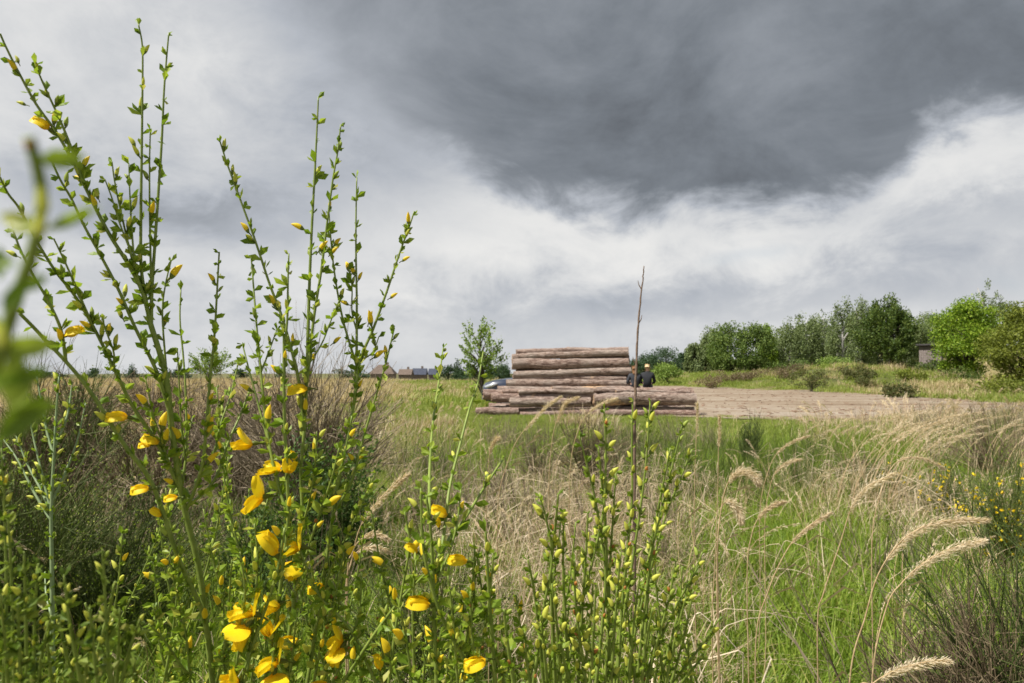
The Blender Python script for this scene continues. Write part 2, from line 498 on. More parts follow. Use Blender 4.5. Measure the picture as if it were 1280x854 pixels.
def plume_on(mb, path, ln, wid, n, rng, m=0, side=None, fl=1.0):
    """feathery seed head along path (k,3): short branches carrying spikelets, swept by the wind"""
    k = len(path); t = rng.random(n) ** .9
    f = t * (k - 1); i = np.minimum(f.astype(int), k - 2); u = (f - i)[:, None]
    C = path[i] * (1 - u) + path[i + 1] * u
    tan = norm(path[i + 1] - path[i])
    prof = np.sin(np.pi * np.clip(.12 + .86 * t, 0, 1)) ** .7
    rnd = norm(rng.normal(size=(n, 3)))
    if side is not None: rnd = norm(rnd * .8 + np.asarray(side) * .7)
    off = rng.random(n) * wid * prof
    C = C + rnd * off[:, None] + tan * (off * .9)[:, None]
    D = norm(tan * 1.0 + rnd * .55 * fl)
    leaf_cards(mb, C, D, ln * (.6 + .8 * rng.random(n)), ln * .14, rng, .1, m)

def proto_grass(seed, n, rad, h0, h1_, w, lean, mat, wind=(.1, 0), seg=3, droop=.5):
    mb = MB(); blades(mb, n, rad, h0, h1_, w, lean, np.random.default_rng(seed), wind, seg, 0, droop)
    return mb.mesh('tuft', mat)

def proto_plumes(seed, n, rad, h0, h1_, mats, wind=.35, big=1.0):
    rng = np.random.default_rng(seed); mb = MB()
    for _ in range(n):
        a = rng.random() * 6.28; r = rad * math.sqrt(rng.random()); hh = h0 + (h1_ - h0) * rng.random()
        b = np.array([math.cos(a) * r, math.sin(a) * r, 0]); wd = wind * (.5 + rng.random()); wy = rng.normal(0, .12)
        t = np.linspace(0, 1, 9)[:, None]
        p = b + np.hstack([wd * hh * t ** 2.4, wy * hh * t ** 2, hh * (t - .18 * t ** 5)])
        mb.tube(p[:, :3], np.linspace(.0022, .0012, 9) * big, 3, 0, False)
        q = crom(p[-3:], 4)
        plume_on(mb, q, .022 * big, .016 * big, int(70), rng, 1, (1, 0, -.3))
    blades(mb, n * 6, rad * 1.2, h0 * .4, h1_ * .7, .006 * big, .5, rng, (.15, 0), 3, 2, .6)
    return mb.mesh('tuft', mats)

def proto_straw(seed, n, mat):
    """broken, crossing straws: stiff pieces with a sharp kink"""
    rng = np.random.default_rng(seed); mb = MB()
    for _ in range(n):
        b = rng.normal(0, .12, 3) * [1, 1, 0]; a = rng.random() * 6.28; h = rng.uniform(.18, .6)
        k = b + np.array([math.cos(a) * .35 * h, math.sin(a) * .35 * h, h])
        a2 = a + rng.normal(0, .6); l = rng.uniform(.1, .45); dz = rng.uniform(-.9, .15)
        e = k + norm(np.array([math.cos(a2), math.sin(a2), dz])) * l
        m_ = (k + e) / 2 + [0, 0, .01]; r = rng.uniform(.0013, .0028)
        mb.tube(np.stack([b, (b + k) / 2 + rng.normal(0, .01, 3), k - (k - b) * .03, k + (e - k) * .06, m_, e]), [r, r, r, r * .9, r * .8, r * .5], 3, 0, False)
    return mb.mesh('tuft', mat)

def proto_twigs(seed, n, rad, h0, h1_, w, mat, spread=.35):
    rng = np.random.default_rng(seed); mb = MB()
    for _ in range(n):
        a = rng.random() * 6.28; r = rad * math.sqrt(rng.random()) * .5; hh = h0 + (h1_ - h0) * rng.random()
        b = np.array([math.cos(a) * r, math.sin(a) * r, 0.]); d = np.array([math.cos(a), math.sin(a), 0]) * spread * (.3 + rng.random()) + rng.normal(0, .08, 3)
        t = np.linspace(0, 1, 5)[:, None]
        p = b + d * hh * t ** 1.3 + np.array([0, 0, 1]) * hh * t + rng.normal(0, .008, (5, 3)) * t
        mb.tube(p, np.linspace(w, w * .35, 5), 3, 0, False)
        for _k in range(rng.integers(2, 5)):
            j = rng.integers(1, 4); q0 = p[j]; dd = norm(p[j + 1] - p[j]) + rng.normal(0, .35, 3); l = hh * (.15 + .3 * rng.random())
            q = np.stack([q0, q0 + dd * l * .5, q0 + dd * l + np.array([0, 0, .2 * l])])
            mb.tube(q, [w * .5, w * .4, w * .2], 3, 0, False)
    return mb.mesh('tuft', mat)

def wedge(n, y0, y1, pw=1.0, k=.86, pad=1.2):
    """random ground points in front of the camera, with a margin either side; pw<1 crowds them near"""
    y = y0 + (y1 - y0) * RNG.random(n) ** pw
    x = (RNG.random(n) * 2 - 1) * (k * y + pad)
    return x, y

def zones(x, y):
    """how dry (0..1) the ground cover is"""
    nz = fbm(x * .5 + 30, y * .5 + 11, 3)
    px = CX + FPX * x / np.maximum(y, .5)
    dry = .40 + 0 * x - .13 * smooth01((px - 860) / 100) * smooth01((12 - y) / 3)
    dry = dry + .60 * smooth01((430 - px) / 160) * smooth01((y - 8) / 8)            # left field of straw
    dry = dry - .27 * smooth01((y - 8) / 3) * smooth01((px - 480) / 60) * smooth01((1150 - px) / 80)   # lawn before the logs
    dry = dry + .55 * np.exp(-.5 * (((px - 710) / 130) ** 2 + ((y - 6) / 3.2) ** 2))   # dead tangle in the middle
    dry = dry + .18 * smooth01((px - 1090) / 90) * smooth01((y - 8) / 4) * smooth01((30 - y) / 8) + .30 * smooth01((y - 38) / 6) * smooth01((px - 1000) / 60)
    return np.clip(dry + (nz - .5) * 1.1, 0, 1)

def place(x, y, keep, s0, s1, nproto, tilt=.12, sink=.0, low=False):
    x, y = x[keep], y[keep]; n = len(x)
    pts = np.stack([x, y, H(x, y) - sink], -1)
    rot = np.stack([RNG.normal(0, tilt, n), RNG.normal(0, tilt, n), RNG.normal(0, 1.4, n)], -1)
    s = s0 + (s1 - s0) * RNG.random(n)
    if low: s = s * np.where((y > 17) & (x > -3.5) & (x < 12), .5, 1.0)     # trodden short near the logs and the road
    return pts, rot, s, RNG.integers(0, nproto, n)

PILE = lambda x, y: (x > -1.6) & (x < 7.0) & (y > 24.1) & (y < 27.5)

def make_grass():
    # green grass, near
    pg = [proto_grass(i, 46, .17, .12, .42, .0075, .55, M['grass_green']) for i in range(4)]
    x, y = wedge(19000, 1.2, 13, .62)
    d = zones(x, y); keep = (RNG.random(len(x)) > d * .75) & ~in_road(x, y)
    scatter('meadow_grass', 'long green meadow grass between the brooms in the foreground', 'grass', pg, *place(x, y, keep, .7, 1.35, 4))
    # dry grass, near
    pd = [proto_grass(20 + i, 30, .15, .2, .62, .0055, .95, M['grass_dry'], (.25, 0), 4, .75) for i in range(4)]
    x, y = wedge(13000, 1.4, 13, .62)
    d = zones(x, y); keep = (RNG.random(len(x)) < (d - .20) * .85) & ~in_road(x, y)
    scatter('dry_grass', 'tangled straw-coloured dry grass in the foreground meadow', 'grass', pd, *place(x, y, keep, .7, 1.4, 4))
    # lawn in the middle distance
    pl = [proto_grass(40 + i, 150, .5, .06, .19, .012, .5, M['grass_lawn'], seg=2) for i in range(3)]
    x, y = wedge(15000, 10, 30, .8)
    d = zones(x, y); keep = (RNG.random(len(x)) > d * .6) & ~in_road(x + RNG.normal(0, .5, len(x)), y + RNG.normal(0, .7, len(x))) & ~PILE(x, y)
    scatter('lawn_grass', 'short bright green grass in front of the log pile', 'grass', pl, *place(x, y, keep, .8, 1.4, 3, low=True))
    # dry tufts in the middle distance
    pm = [proto_grass(60 + i, 70, .4, .2, .7, .011, .7, M['grass_dry'], (.2, 0), 3, .6) for i in range(3)]
    x, y = wedge(6500, 9, 30, .8)
    d = zones(x, y); keep = (RNG.random(len(x)) < (d - .22) * .9) & ~in_road(x, y) & ~PILE(x, y) & ~((y > 21) & (x > -2) & (x < 8))
    scatter('straw_tufts', 'pale dry tufts scattered over the green middle distance', 'grass', pm, *place(x, y, keep, .7, 1.3, 3))
    # far field: straw on the left, green verge on the right
    pf = [proto_grass(70 + i, 160, 1.0, .2, .62, .03, .5, M['grass_far_dry'], (.15, 0), 2) for i in range(3)]
    x, y = wedge(9000, 27, 100, .75)
    px = CX + FPX * x / y
    d = zones(x, y); keep = ((RNG.random(len(x)) < d) | (px < 430)) & ~in_road(x, y) & ~PILE(x, y) & (RNG.random(len(x)) < np.where(px < 500, 1, .5))
    scatter('far_straw', 'straw-coloured grass covering the field towards the horizon', 'grass', pf, *place(x, y, keep, .8, 1.35, 3))
    pv = [proto_grass(80 + i, 140, 1.0, .1, .36, .03, .5, M['grass_lawn'], seg=2) for i in range(3)]
    x, y = wedge(7000, 27, 100, .8)
    px = CX + FPX * x / y
    keep = (px > 460) & ~in_road(x + RNG.normal(0, .8, len(x)), y + RNG.normal(0, 1.0, len(x))) & ~PILE(x, y)
    scatter('verge_grass', 'green grass of the verge and mound beyond the sandy road', 'grass', pv, *place(x, y, keep, .8, 1.4, 3))
    # plumed reed grass, small and many
    mats = [M['dry_stalk'], M['plume'], M['grass_dry']]
    pp = [proto_plumes(90 + i, 3, .12, .55, 1.0, mats) for i in range(4)]
    x, y = wedge(1500, 2.6, 13, .8)
    d = zones(x, y); keep = (RNG.random(len(x)) < d * .38 + .02) & ~in_road(x, y)
    scatter('plumed_grass', 'dry feathery grass heads standing in the meadow', 'grass', pp, *place(x, y, keep, .7, 1.15, 4, .1))
    pp2 = [proto_plumes(100 + i, 5, .3, .5, .95, mats, .3, 2.0) for i in range(3)]
    x, y = wedge(2600, 11, 45, .8)
    px = CX + FPX * x / y
    d = zones(x, y); keep = (RNG.random(len(x)) < (d - .15) * .7) & ~in_road(x, y) & ~PILE(x, y) & ~((y > 19) & (px > 560) & (px < 1000))
    scatter('plumed_grass', 'dry feathery grass heads standing in the far field', 'grass', pp2, *place(x, y, keep, .8, 1.2, 3, .08))
    ps = [proto_straw(160 + i, 9, M['straw_pale']) for i in range(5)]
    x, y = wedge(2200, 1.8, 10, .7)
    d = zones(x, y); keep = (RNG.random(len(x)) < smooth01((d - .32) / .38) * .7) & ~in_road(x, y)
    scatter('broken_straw', 'broken pale straws crossing each other in the meadow', 'straw', ps, *place(x, y, keep, .7, 1.25, 5, .15))
    # dead twigs
    pt = [proto_twigs(120 + i, 16, .2, .25, .75, .0035, M['twig_grey']) for i in range(4)]
    x, y = wedge(1500, 2.4, 14, .75)
    px = CX + FPX * x / y
    nz = fbm(x * .6 + 3, y * .6 + 40, 3)
    keep = (RNG.random(len(x)) < smooth01((nz - .45) / .2) * .75) & ~in_road(x, y) & ((px < 900) | (px > 1080))
    scatter('dead_twigs', 'brown dead broom twigs standing among the meadow grass', 'twigs', pt, *place(x, y, keep, .7, 1.2, 4, .1))
    po = [proto_twigs(140 + i, 22, .22, .25, .8, .003, M['twig_olive']) for i in range(4)]
    x, y = wedge(1500, 2.4, 14, .75)
    nz = fbm(x * .5 + 23, y * .5 + 7, 3)
    keep = (RNG.random(len(x)) < smooth01((nz - .47) / .2) * .8) & ~in_road(x, y)
    scatter('broom_seedlings', 'low olive green broom shoots among the meadow grass', 'shoots', po, *place(x, y, keep, .6, 1.1, 4, .1))
make_grass()

def make_bark_litter():
    mb = MB(); rng = np.random.default_rng(5); n = 0
    xs = rng.uniform(1, 34, 9000); ys = rng.uniform(20, 60, 9000)
    w = np.exp(-((ys - 24) / 14)) * .9
    ok = in_road(xs, ys) & (rng.random(9000) < w * .55) & (fbm(xs * .3, ys * 1.2) > .45)
    for x, y in zip(xs[ok], ys[ok]):
        a = rng.normal(0, .5); l = rng.uniform(.05, .28); ww = rng.uniform(.015, .05)
        R = Euler((rng.normal(0, .15), rng.normal(0, .15), a)).to_matrix()
        mb.box((x, y, h1(x, y) + .05), (l, ww, rng.uniform(.008, .02)), 0, R)
    o = mb.build('bark_litter', M['litter'])
    tag(o, 'brown bark pieces littering the sandy road beside the logs', 'bark', kind='stuff')
M['litter'] = leaf_mat('litter', [(0, (.10, .05, .03)), (.5, (.20, .105, .065)), (1, (.34, .22, .15))], 0, .9)
make_bark_litter()
# ------------------------------------------------------------------ log pile
def bark_shader(g):
    oc = g.n('ShaderNodeTexCoord').outputs['Object']; oi = g.n('ShaderNodeObjectInfo').outputs['Random']
    x, y, z = g.xyz(oc)
    sh = g.m('MULTIPLY', oi, 37.0)
    v = g.comb(g.m('MULTIPLY_ADD', x, .35, sh), y, z)
    plates = g.noise(v, 16, 6, .7, .5); big = g.noise(v, 2.6, 5, .65, .3); fine = g.noise(v, 70, 3, .6)
    col = g.ramp(plates, [(.32, (.045, .028, .021)), (.44, (.19, .13, .10)), (.54, (.345, .255, .21)), (.68, (.53, .44, .385))])
    col = g.mix(g.m('MULTIPLY', g.sstep(big, .42, .60), .65), col, (.36, .30, .255))
    streak = g.noise(g.comb(g.m('MULTIPLY_ADD', x, .10, sh), g.m('MULTIPLY', y, 1.3), z), 11, 6, .7, .6)
    col = g.mix(g.m('MULTIPLY', g.sstep(streak, .52, .62), .75), col, (.075, .045, .036))
    flake = g.sstep(g.noise(v, 7, 7, .75, .8), .57, .66)
    col = g.mix(g.m('MULTIPLY', flake, .6), col, (.52, .41, .33))
    red = g.m('MULTIPLY', g.sstep(oi, .35, 1.0), .32)
    col = g.mix(red, col, (.22, .10, .075))
    bare = g.m('MULTIPLY', g.sstep(g.noise(v, 1.15, 4, .6, .5), .63, .67), g.sstep(plates, .40, .52))
    col = g.mix(bare, col, (.66, .44, .26))
    return pbsdf(g, col, .9, g.m('MULTIPLY_ADD', fine, .25, plates), 1.0, .06)
M['bark'] = material('bark', bark_shader)
def cut_shader(g):
    oc = g.n('ShaderNodeTexCoord').outputs['Object']
    x, y, z = g.xyz(oc)
    r = g.m('SQRT', g.m('ADD', g.m('MULTIPLY', y, y), g.m('MULTIPLY', z, z)))
    nz = g.noise(oc, 9, 4, .6)
    ring = g.m('SINE', g.m('MULTIPLY', g.m('MULTIPLY_ADD', nz, .02, r), 420.0))
    col = g.mix(g.m('MULTIPLY_ADD', ring, .18, .25), (.40, .27, .165), (.25, .155, .09))
    col = g.mix(g.sstep(nz, .5, .7), col, (.20, .14, .10))
    return pbsdf(g, col, .9, ring, .2, .004)
M['cut'] = material('cut_wood', cut_shader)

def make_log(x0, x1, yl, yr, r, d, label, r2=None, zfix=None, seed=0, hid=False):
    """log lying along X between photo columns x0, x1 with centre rows yl, yr at distance d"""
    a = P(x0, yl, d); b = P(x1, yr, d)
    if zfix is not None: a.z = zfix[0]; b.z = zfix[1]
    r2 = (r2 or r) * (.88 if seed % 2 else 1.0)
    L = (b - a).length; rng = np.random.default_rng(seed + 900)
    ns, nr = 18, 44
    t = np.linspace(0, 1, nr)
    an = np.linspace(0, 2 * math.pi, ns, endpoint=False)
    rr = (r + (r2 - r) * t)[:, None] * (1 + .085 * (fbm(t[:, None] * L * 2.2 + seed * 3.7, np.cos(an)[None] * 1.4 + np.sin(an)[None] * 2 + 9) - .5) * 2
         + .03 * rng.normal(size=(nr, ns)))
    for _ in range(int(L * 1.3)):                                  # branch stubs
        i = rng.integers(2, nr - 2); j = rng.integers(0, ns); rr[i, j] += rng.uniform(.012, .035)
    bow = (fbm(t * 2.5 + seed, t * 0 + seed, 2) - .5) * .24
    V = np.stack([np.broadcast_to(((t - .5) * L)[:, None], (nr, ns)), np.cos(an)[None] * rr + bow[:, None] * .6, np.sin(an)[None] * rr + bow[:, None] * .4], -1)
    V[0, :, 0] += rng.normal(0, .012, ns); V[-1, :, 0] += rng.normal(0, .012, ns)
    i = np.arange(nr - 1)[:, None] * ns; j = np.arange(ns)[None]; j2 = (j + 1) % ns
    Q = np.stack([i + j, i + ns + j, i + ns + j2, i + j2], -1).reshape(-1, 4)
    o = obj('log', mesh_np('log', V.reshape(-1, 3), Q, M['bark'], smooth=True))
    dx = (b - a).normalized()
    o.location = (a + b) / 2
    o.rotation_euler = (rng.uniform(0, .3), -math.asin(dx.z), math.atan2(dx.y, dx.x))
    tag(o, label, 'log', 'felled logs stacked by the sandy road')
    for e in (0, -1):
        ring = V[e] * np.array([1, .985, .985]); c = ring.mean(0)
        W = np.vstack([c, ring]); k = np.arange(ns)
        T = np.stack([np.zeros(ns, int), 1 + k, 1 + (k + 1) % ns], -1)
        if e == 0: T = T[:, ::-1]
        obj('cut_end', mesh_np('cut_end', W, T, M['cut']), o)
    return o

LOGS = [
 # x0, x1, y left, y right, radius, distance, label, r2, z
 (596, 648, 0, 0, .150, 24.25, 'short rough log lying in the grass at the bottom left of the pile', .14, (.14, .13)),
 (650, 868, 0, 0, .105, 24.25, 'long thin pale log along the ground at the very front of the pile', .12, (.10, .115)),
 (616, 862, 0, 0, .150, 24.72, 'log on the ground in shadow under the thick front logs', .16, (.14, .15)),
 (637, 738, 503, 502, .165, 24.45, 'dark shaded log in the front left, above the thin ground log', .17, None),
 (742, 869, 500, 499, .235, 24.50, 'thickest log of the pile, its end jutting out at the lower right', .255, None),
 (614, 745, 498, 496.5, .165, 24.85, 'pale barked log with its cut end at the lower left of the pile', .16, None),
 (604, 866, 493.5, 492, .195, 25.15, 'long log reaching furthest left, level with the car bonnet', .22, None),
 (648, 742, 491, 488.5, .085, 24.72, 'thin crooked pole lying across the front left logs', .07, None),
 (690, 790, 486, 490.5, .10, 24.95, 'reddish pole resting on the thick front logs left of the bare stalk', .085, None),
 (628, 700, 489.5, 487, .09, 25.0, 'short thin pole on the long log at the left of the pile', .10, None),
 (770, 862, 488.6, 489.8, .06, 24.75, 'thin peeled pole on top of the thickest log at the lower right', .05, None),
 (622, 800, 487.5, 487, .13, 25.40, 'thin log seen as a strip just above the longest log', .14, None),
 (633, 796, 479.5, 478.5, .148, 25.55, 'log with bare orange patch near its left end, midway up the pile', .14, None),
 (641, 782, 474.5, 474, .135, 25.80, 'pale partly peeled log just under the dark reddish log', .13, None),
 (650, 792, 477, 474.5, .120, 26.05, 'log whose right end shows beside the seated person with brown hair', .135, None),
 (642, 789, 467.8, 464.3, .135, 25.80, 'dark reddish log under the biggest log of the upper stack', .145, None),
 (640, 786, 456, 455, .215, 25.90, 'biggest log of the upper stack, grey brown, third from the top', .205, None),
 (700, 786, 450.5, 449, .17, 26.25, 'log showing as a strip at the upper right behind the biggest upper log', .19, None),
 (640, 785, 446, 441.5, .135, 26.00, 'second log from the top of the pile, pale with orange streaks', .15, None),
 (645, 785, 439.6, 437, .11, 26.25, 'topmost log of the pile, thin with a bare pale patch', .12, None),
]
for k, (x0, x1, yl, yr, r, d, lab, r2, zf) in enumerate(LOGS):
    make_log(x0, x1, yl, yr, r, d, lab, r2, zf, seed=k * 7 + 3)
HID = 'bark covered log buried in the back of the pile behind the front row'
for k, (x0, x1, z, r, d) in enumerate([(612, 850, .17, .17, 25.2), (620, 850, .17, .17, 25.7), (615, 850, .17, .17, 26.2), (612, 850, .17, .17, 26.65),
        (640, 800, .50, .17, 25.65), (640, 800, .52, .18, 26.1), (640, 790, .50, .17, 26.55), (645, 790, .84, .17, 25.95), (645, 785, .85, .17, 26.4),
        (645, 785, 1.16, .15, 26.35), (645, 785, 1.46, .15, 26.2), (645, 785, 1.72, .14, 26.25)]):
    make_log(x0, x1, 0, 0, r, d, HID, None, (z, z), seed=200 + k)

# ------------------------------------------------------------------ car behind the pile
def car_paint(g):
    return pbsdf(g, (.020, .030, .060), .28, spec=.5, Coat_Weight=.35, Coat_Roughness=.06)
M['paint'] = material('car_paint', car_paint)
M['glass'] = material('car_glass', lambda g: pbsdf(g, (.02, .025, .03), .05, spec=.6))
M['lamp'] = material('headlight', lambda g: pbsdf(g, (.55, .58, .62), .12, spec=.6, Metallic=.5))
M['rubber'] = material('rubber', lambda g: pbsdf(g, (.02, .02, .02), .85))
M['alloy'] = material('alloy', lambda g: pbsdf(g, (.45, .46, .48), .35, Metallic=.9))
M['black_trim'] = material('black_trim', lambda g: pbsdf(g, (.02, .02, .022), .5))
M['tail'] = material('tail_light', lambda g: pbsdf(g, (.35, .01, .01), .2))

def loft(mb, secs, m=0, close=True):
    secs = np.asarray(secs, float); k, s = secs.shape[:2]
    i = np.arange(k - 1)[:, None] * s; j = np.arange(s - 1)[None]
    Q = np.stack([i + j, i + j + 1, i + s + j + 1, i + s + j], -1).reshape(-1, 4)
    mb.add(secs.reshape(-1, 3), Q, None, m)

def make_car(loc, rz):
    root = empty('car', loc, rz)
    tag(root, 'dark blue car whose bonnet shows behind the left end of the log pile', 'car')
    # stations: x from nose (0) to tail, half width, sill z, waist z, top z
    st = [(.02, .62, .42, .62, .80), (.12, .76, .30, .70, .93), (.45, .85, .26, .78, 1.04), (.95, .88, .26, .84, 1.10), (1.35, .89, .26, .87, 1.13), (2.1, .90, .26, .90, 1.14),
          (3.0, .90, .26, .92, 1.15), (3.7, .89, .27, .94, 1.15), (4.2, .86, .30, .92, 1.12), (4.38, .78, .40, .85, 1.02), (4.42, .66, .50, .75, .9)]
    secs = []
    for x, w, z0, z1, z2 in st:
        half = [(0, z0), (w * .8, z0), (w * .97, z0 + .08), (w, (z0 + z1) / 2), (w * .985, z1), (w * .93, z2 - .03), (w * .8, z2), (0, z2 + .025)]
        full = [(-a, b) for a, b in half[::-1]] + half[1:]
        full = full[7:] + full[1:8]
        secs.append([(x, a, b) for a, b in ([(0, z0)] + half[1:] + [(-q, b) for q, b in half[::-1][1:]])])
    mb = MB(); loft(mb, secs)
    n = len(secs[0])
    for e in (0, -1):
        c = np.mean(secs[e], 0); W = np.vstack([c, secs[e]]); k = np.arange(1, n)
        mb.add(W, None, np.stack([np.zeros(n - 1, int), k, k + 1], -1))
    body = mb.build('body', M['paint'], root, True)
    cs = []
    for x, w, z in [(1.30, .80, 1.12), (1.55, .74, 1.26), (2.05, .66, 1.55), (2.5, .64, 1.62), (3.2, .63, 1.61), (3.75, .66, 1.50), (4.15, .72, 1.14)]:
        cs.append([(x, -w - .06, 1.08), (x, -w, z - .05), (x, -w * .88, z), (x, 0, z + .015), (x, w * .88, z), (x, w, z - .05), (x, w + .06, 1.08)])
    mb = MB(); loft(mb, cs); mb.build('cabin_window', M['glass'], root, True)
    rs = [[(x, -w, z), (x, -w * .5, z + .02), (x, 0, z + .03), (x, w * .5, z + .02), (x, w, z)] for x, w, z in [(1.98, .60, 1.545), (2.5, .60, 1.635), (3.2, .59, 1.625), (3.78, .60, 1.51)]]
    mb = MB(); loft(mb, rs); mb.build('roof', M['paint'], root, True)
    for s in (-1, 1):
        for pts in ([(1.32, s * .84, 1.13), (2.02, s * .665, 1.57)], [(2.75, s * .86, 1.13), (2.72, s * .66, 1.62)], [(4.12, s * .79, 1.13), (3.76, s * .67, 1.52)]):
            mb = MB(); mb.tube(np.linspace(*map(np.array, pts), 4), .03, 6); mb.build('pillar', M['paint'], root)
        mb = MB(); q = crom([(.10, s * .50, .80), (.16, s * .66, .82), (.34, s * .80, .88), (.52, s * .85, .93)], 4)
        mb.tube(q, [.05, .06, .075, .08, .085, .085, .08, .075, .07, .06, .05, .04, .03], 8); mb.build('headlight', M['lamp'], root, True)
        mb = MB(); mb.box((4.36, s * .70, .86), (.12, .2, .2)); mb.build('tail_light', M['tail'], root)
        mb = MB(); mb.box((1.55, s * .97, 1.15), (.12, .16, .12)); mb.build('wing_mirror', M['paint'], root)
        mb = MB(); mb.box((2.45, s * .905, .93), (.16, .03, .03)); mb.build('door_handle', M['black_trim'], root)
        for wx in (.85, 3.5):
            w = MB(); an = np.linspace(0, 2 * math.pi, 24, endpoint=False)
            prof = [(.20, -.10), (.31, -.10), (.33, -.06), (.33, .06), (.31, .10), (.20, .10)]
            sec = [[(wx + r * math.cos(a), s * .82 + y, .33 + r * math.sin(a)) for a in list(an) + [an[0]]] for r, y in prof]
            loft(w, sec); wo = w.build('wheel', M['rubber'], root, True)
            rim = MB(); k = len(an); c = [(wx, s * .90, .33)] + [(wx + .205 * math.cos(a), s * .885, .33 + .205 * math.sin(a)) for a in an]
            rim.add(c, None, [[0, 1 + i, 1 + (i + 1) % k] for i in range(k)]); rim.build('rim', M['alloy'], wo)
    mb = MB(); mb.box((.0, 0, .58), (.06, 1.0, .16)); mb.build('grille', M['black_trim'], root)
    mb = MB(); mb.box((-.005, 0, .40), (.03, .52, .11)); mb.build('number_plate', M['lamp'], root)
    return root
cp = P(603, 500, 29.0)
CAR = make_car((cp.x, 29.0, h1(cp.x, 29.0)), math.radians(4)); CAR.scale = (1.14,) * 3

# ------------------------------------------------------------------ two people sitting on the pile, backs to the camera
M['skin'] = material('skin', lambda g: pbsdf(g, (.55, .34, .25), .55))
M['hair_blond'] = stem_mat('hair_blond', (.50, .34, .17), (.70, .54, .33), 30)
M['hair_brown'] = stem_mat('hair_brown', (.16, .075, .035), (.30, .16, .08), 30)
M['jacket_black'] = stem_mat('jacket_black', (.010, .011, .014), (.020, .022, .028), 12, .75)
M['jacket_grey'] = stem_mat('jacket_grey', (.030, .033, .042), (.060, .064, .078), 12, .8)
M['trousers'] = stem_mat('trousers', (.035, .045, .07), (.06, .075, .11), 20, .9)
M['shoe'] = material('shoe', lambda g: pbsdf(g, (.04, .035, .03), .6))

def skin_mesh(name, verts, edges, root=0, sub=1):
    me = bpy.data.meshes.new(name)
    me.from_pydata([v[0] for v in verts], edges, [])
    o = bpy.data.objects.new(name, me); COL.objects.link(o)
    md = o.modifiers.new('skin', 'SKIN'); md.use_smooth_shade = True
    for i, v in enumerate(verts):
        sv_ = me.skin_vertices[0].data[i]; r = v[1]
        sv_.radius = (r, r) if not isinstance(r, tuple) else r
        sv_.use_root = (i == root)
    s = o.modifiers.new('sub', 'SUBSURF'); s.levels = sub; s.render_levels = sub
    dg = bpy.context.evaluated_depsgraph_get()
    m2 = bpy.data.meshes.new_from_object(o.evaluated_get(dg))
    bpy.data.objects.remove(o); bpy.data.meshes.remove(me)
    m2.name = name
    return m2

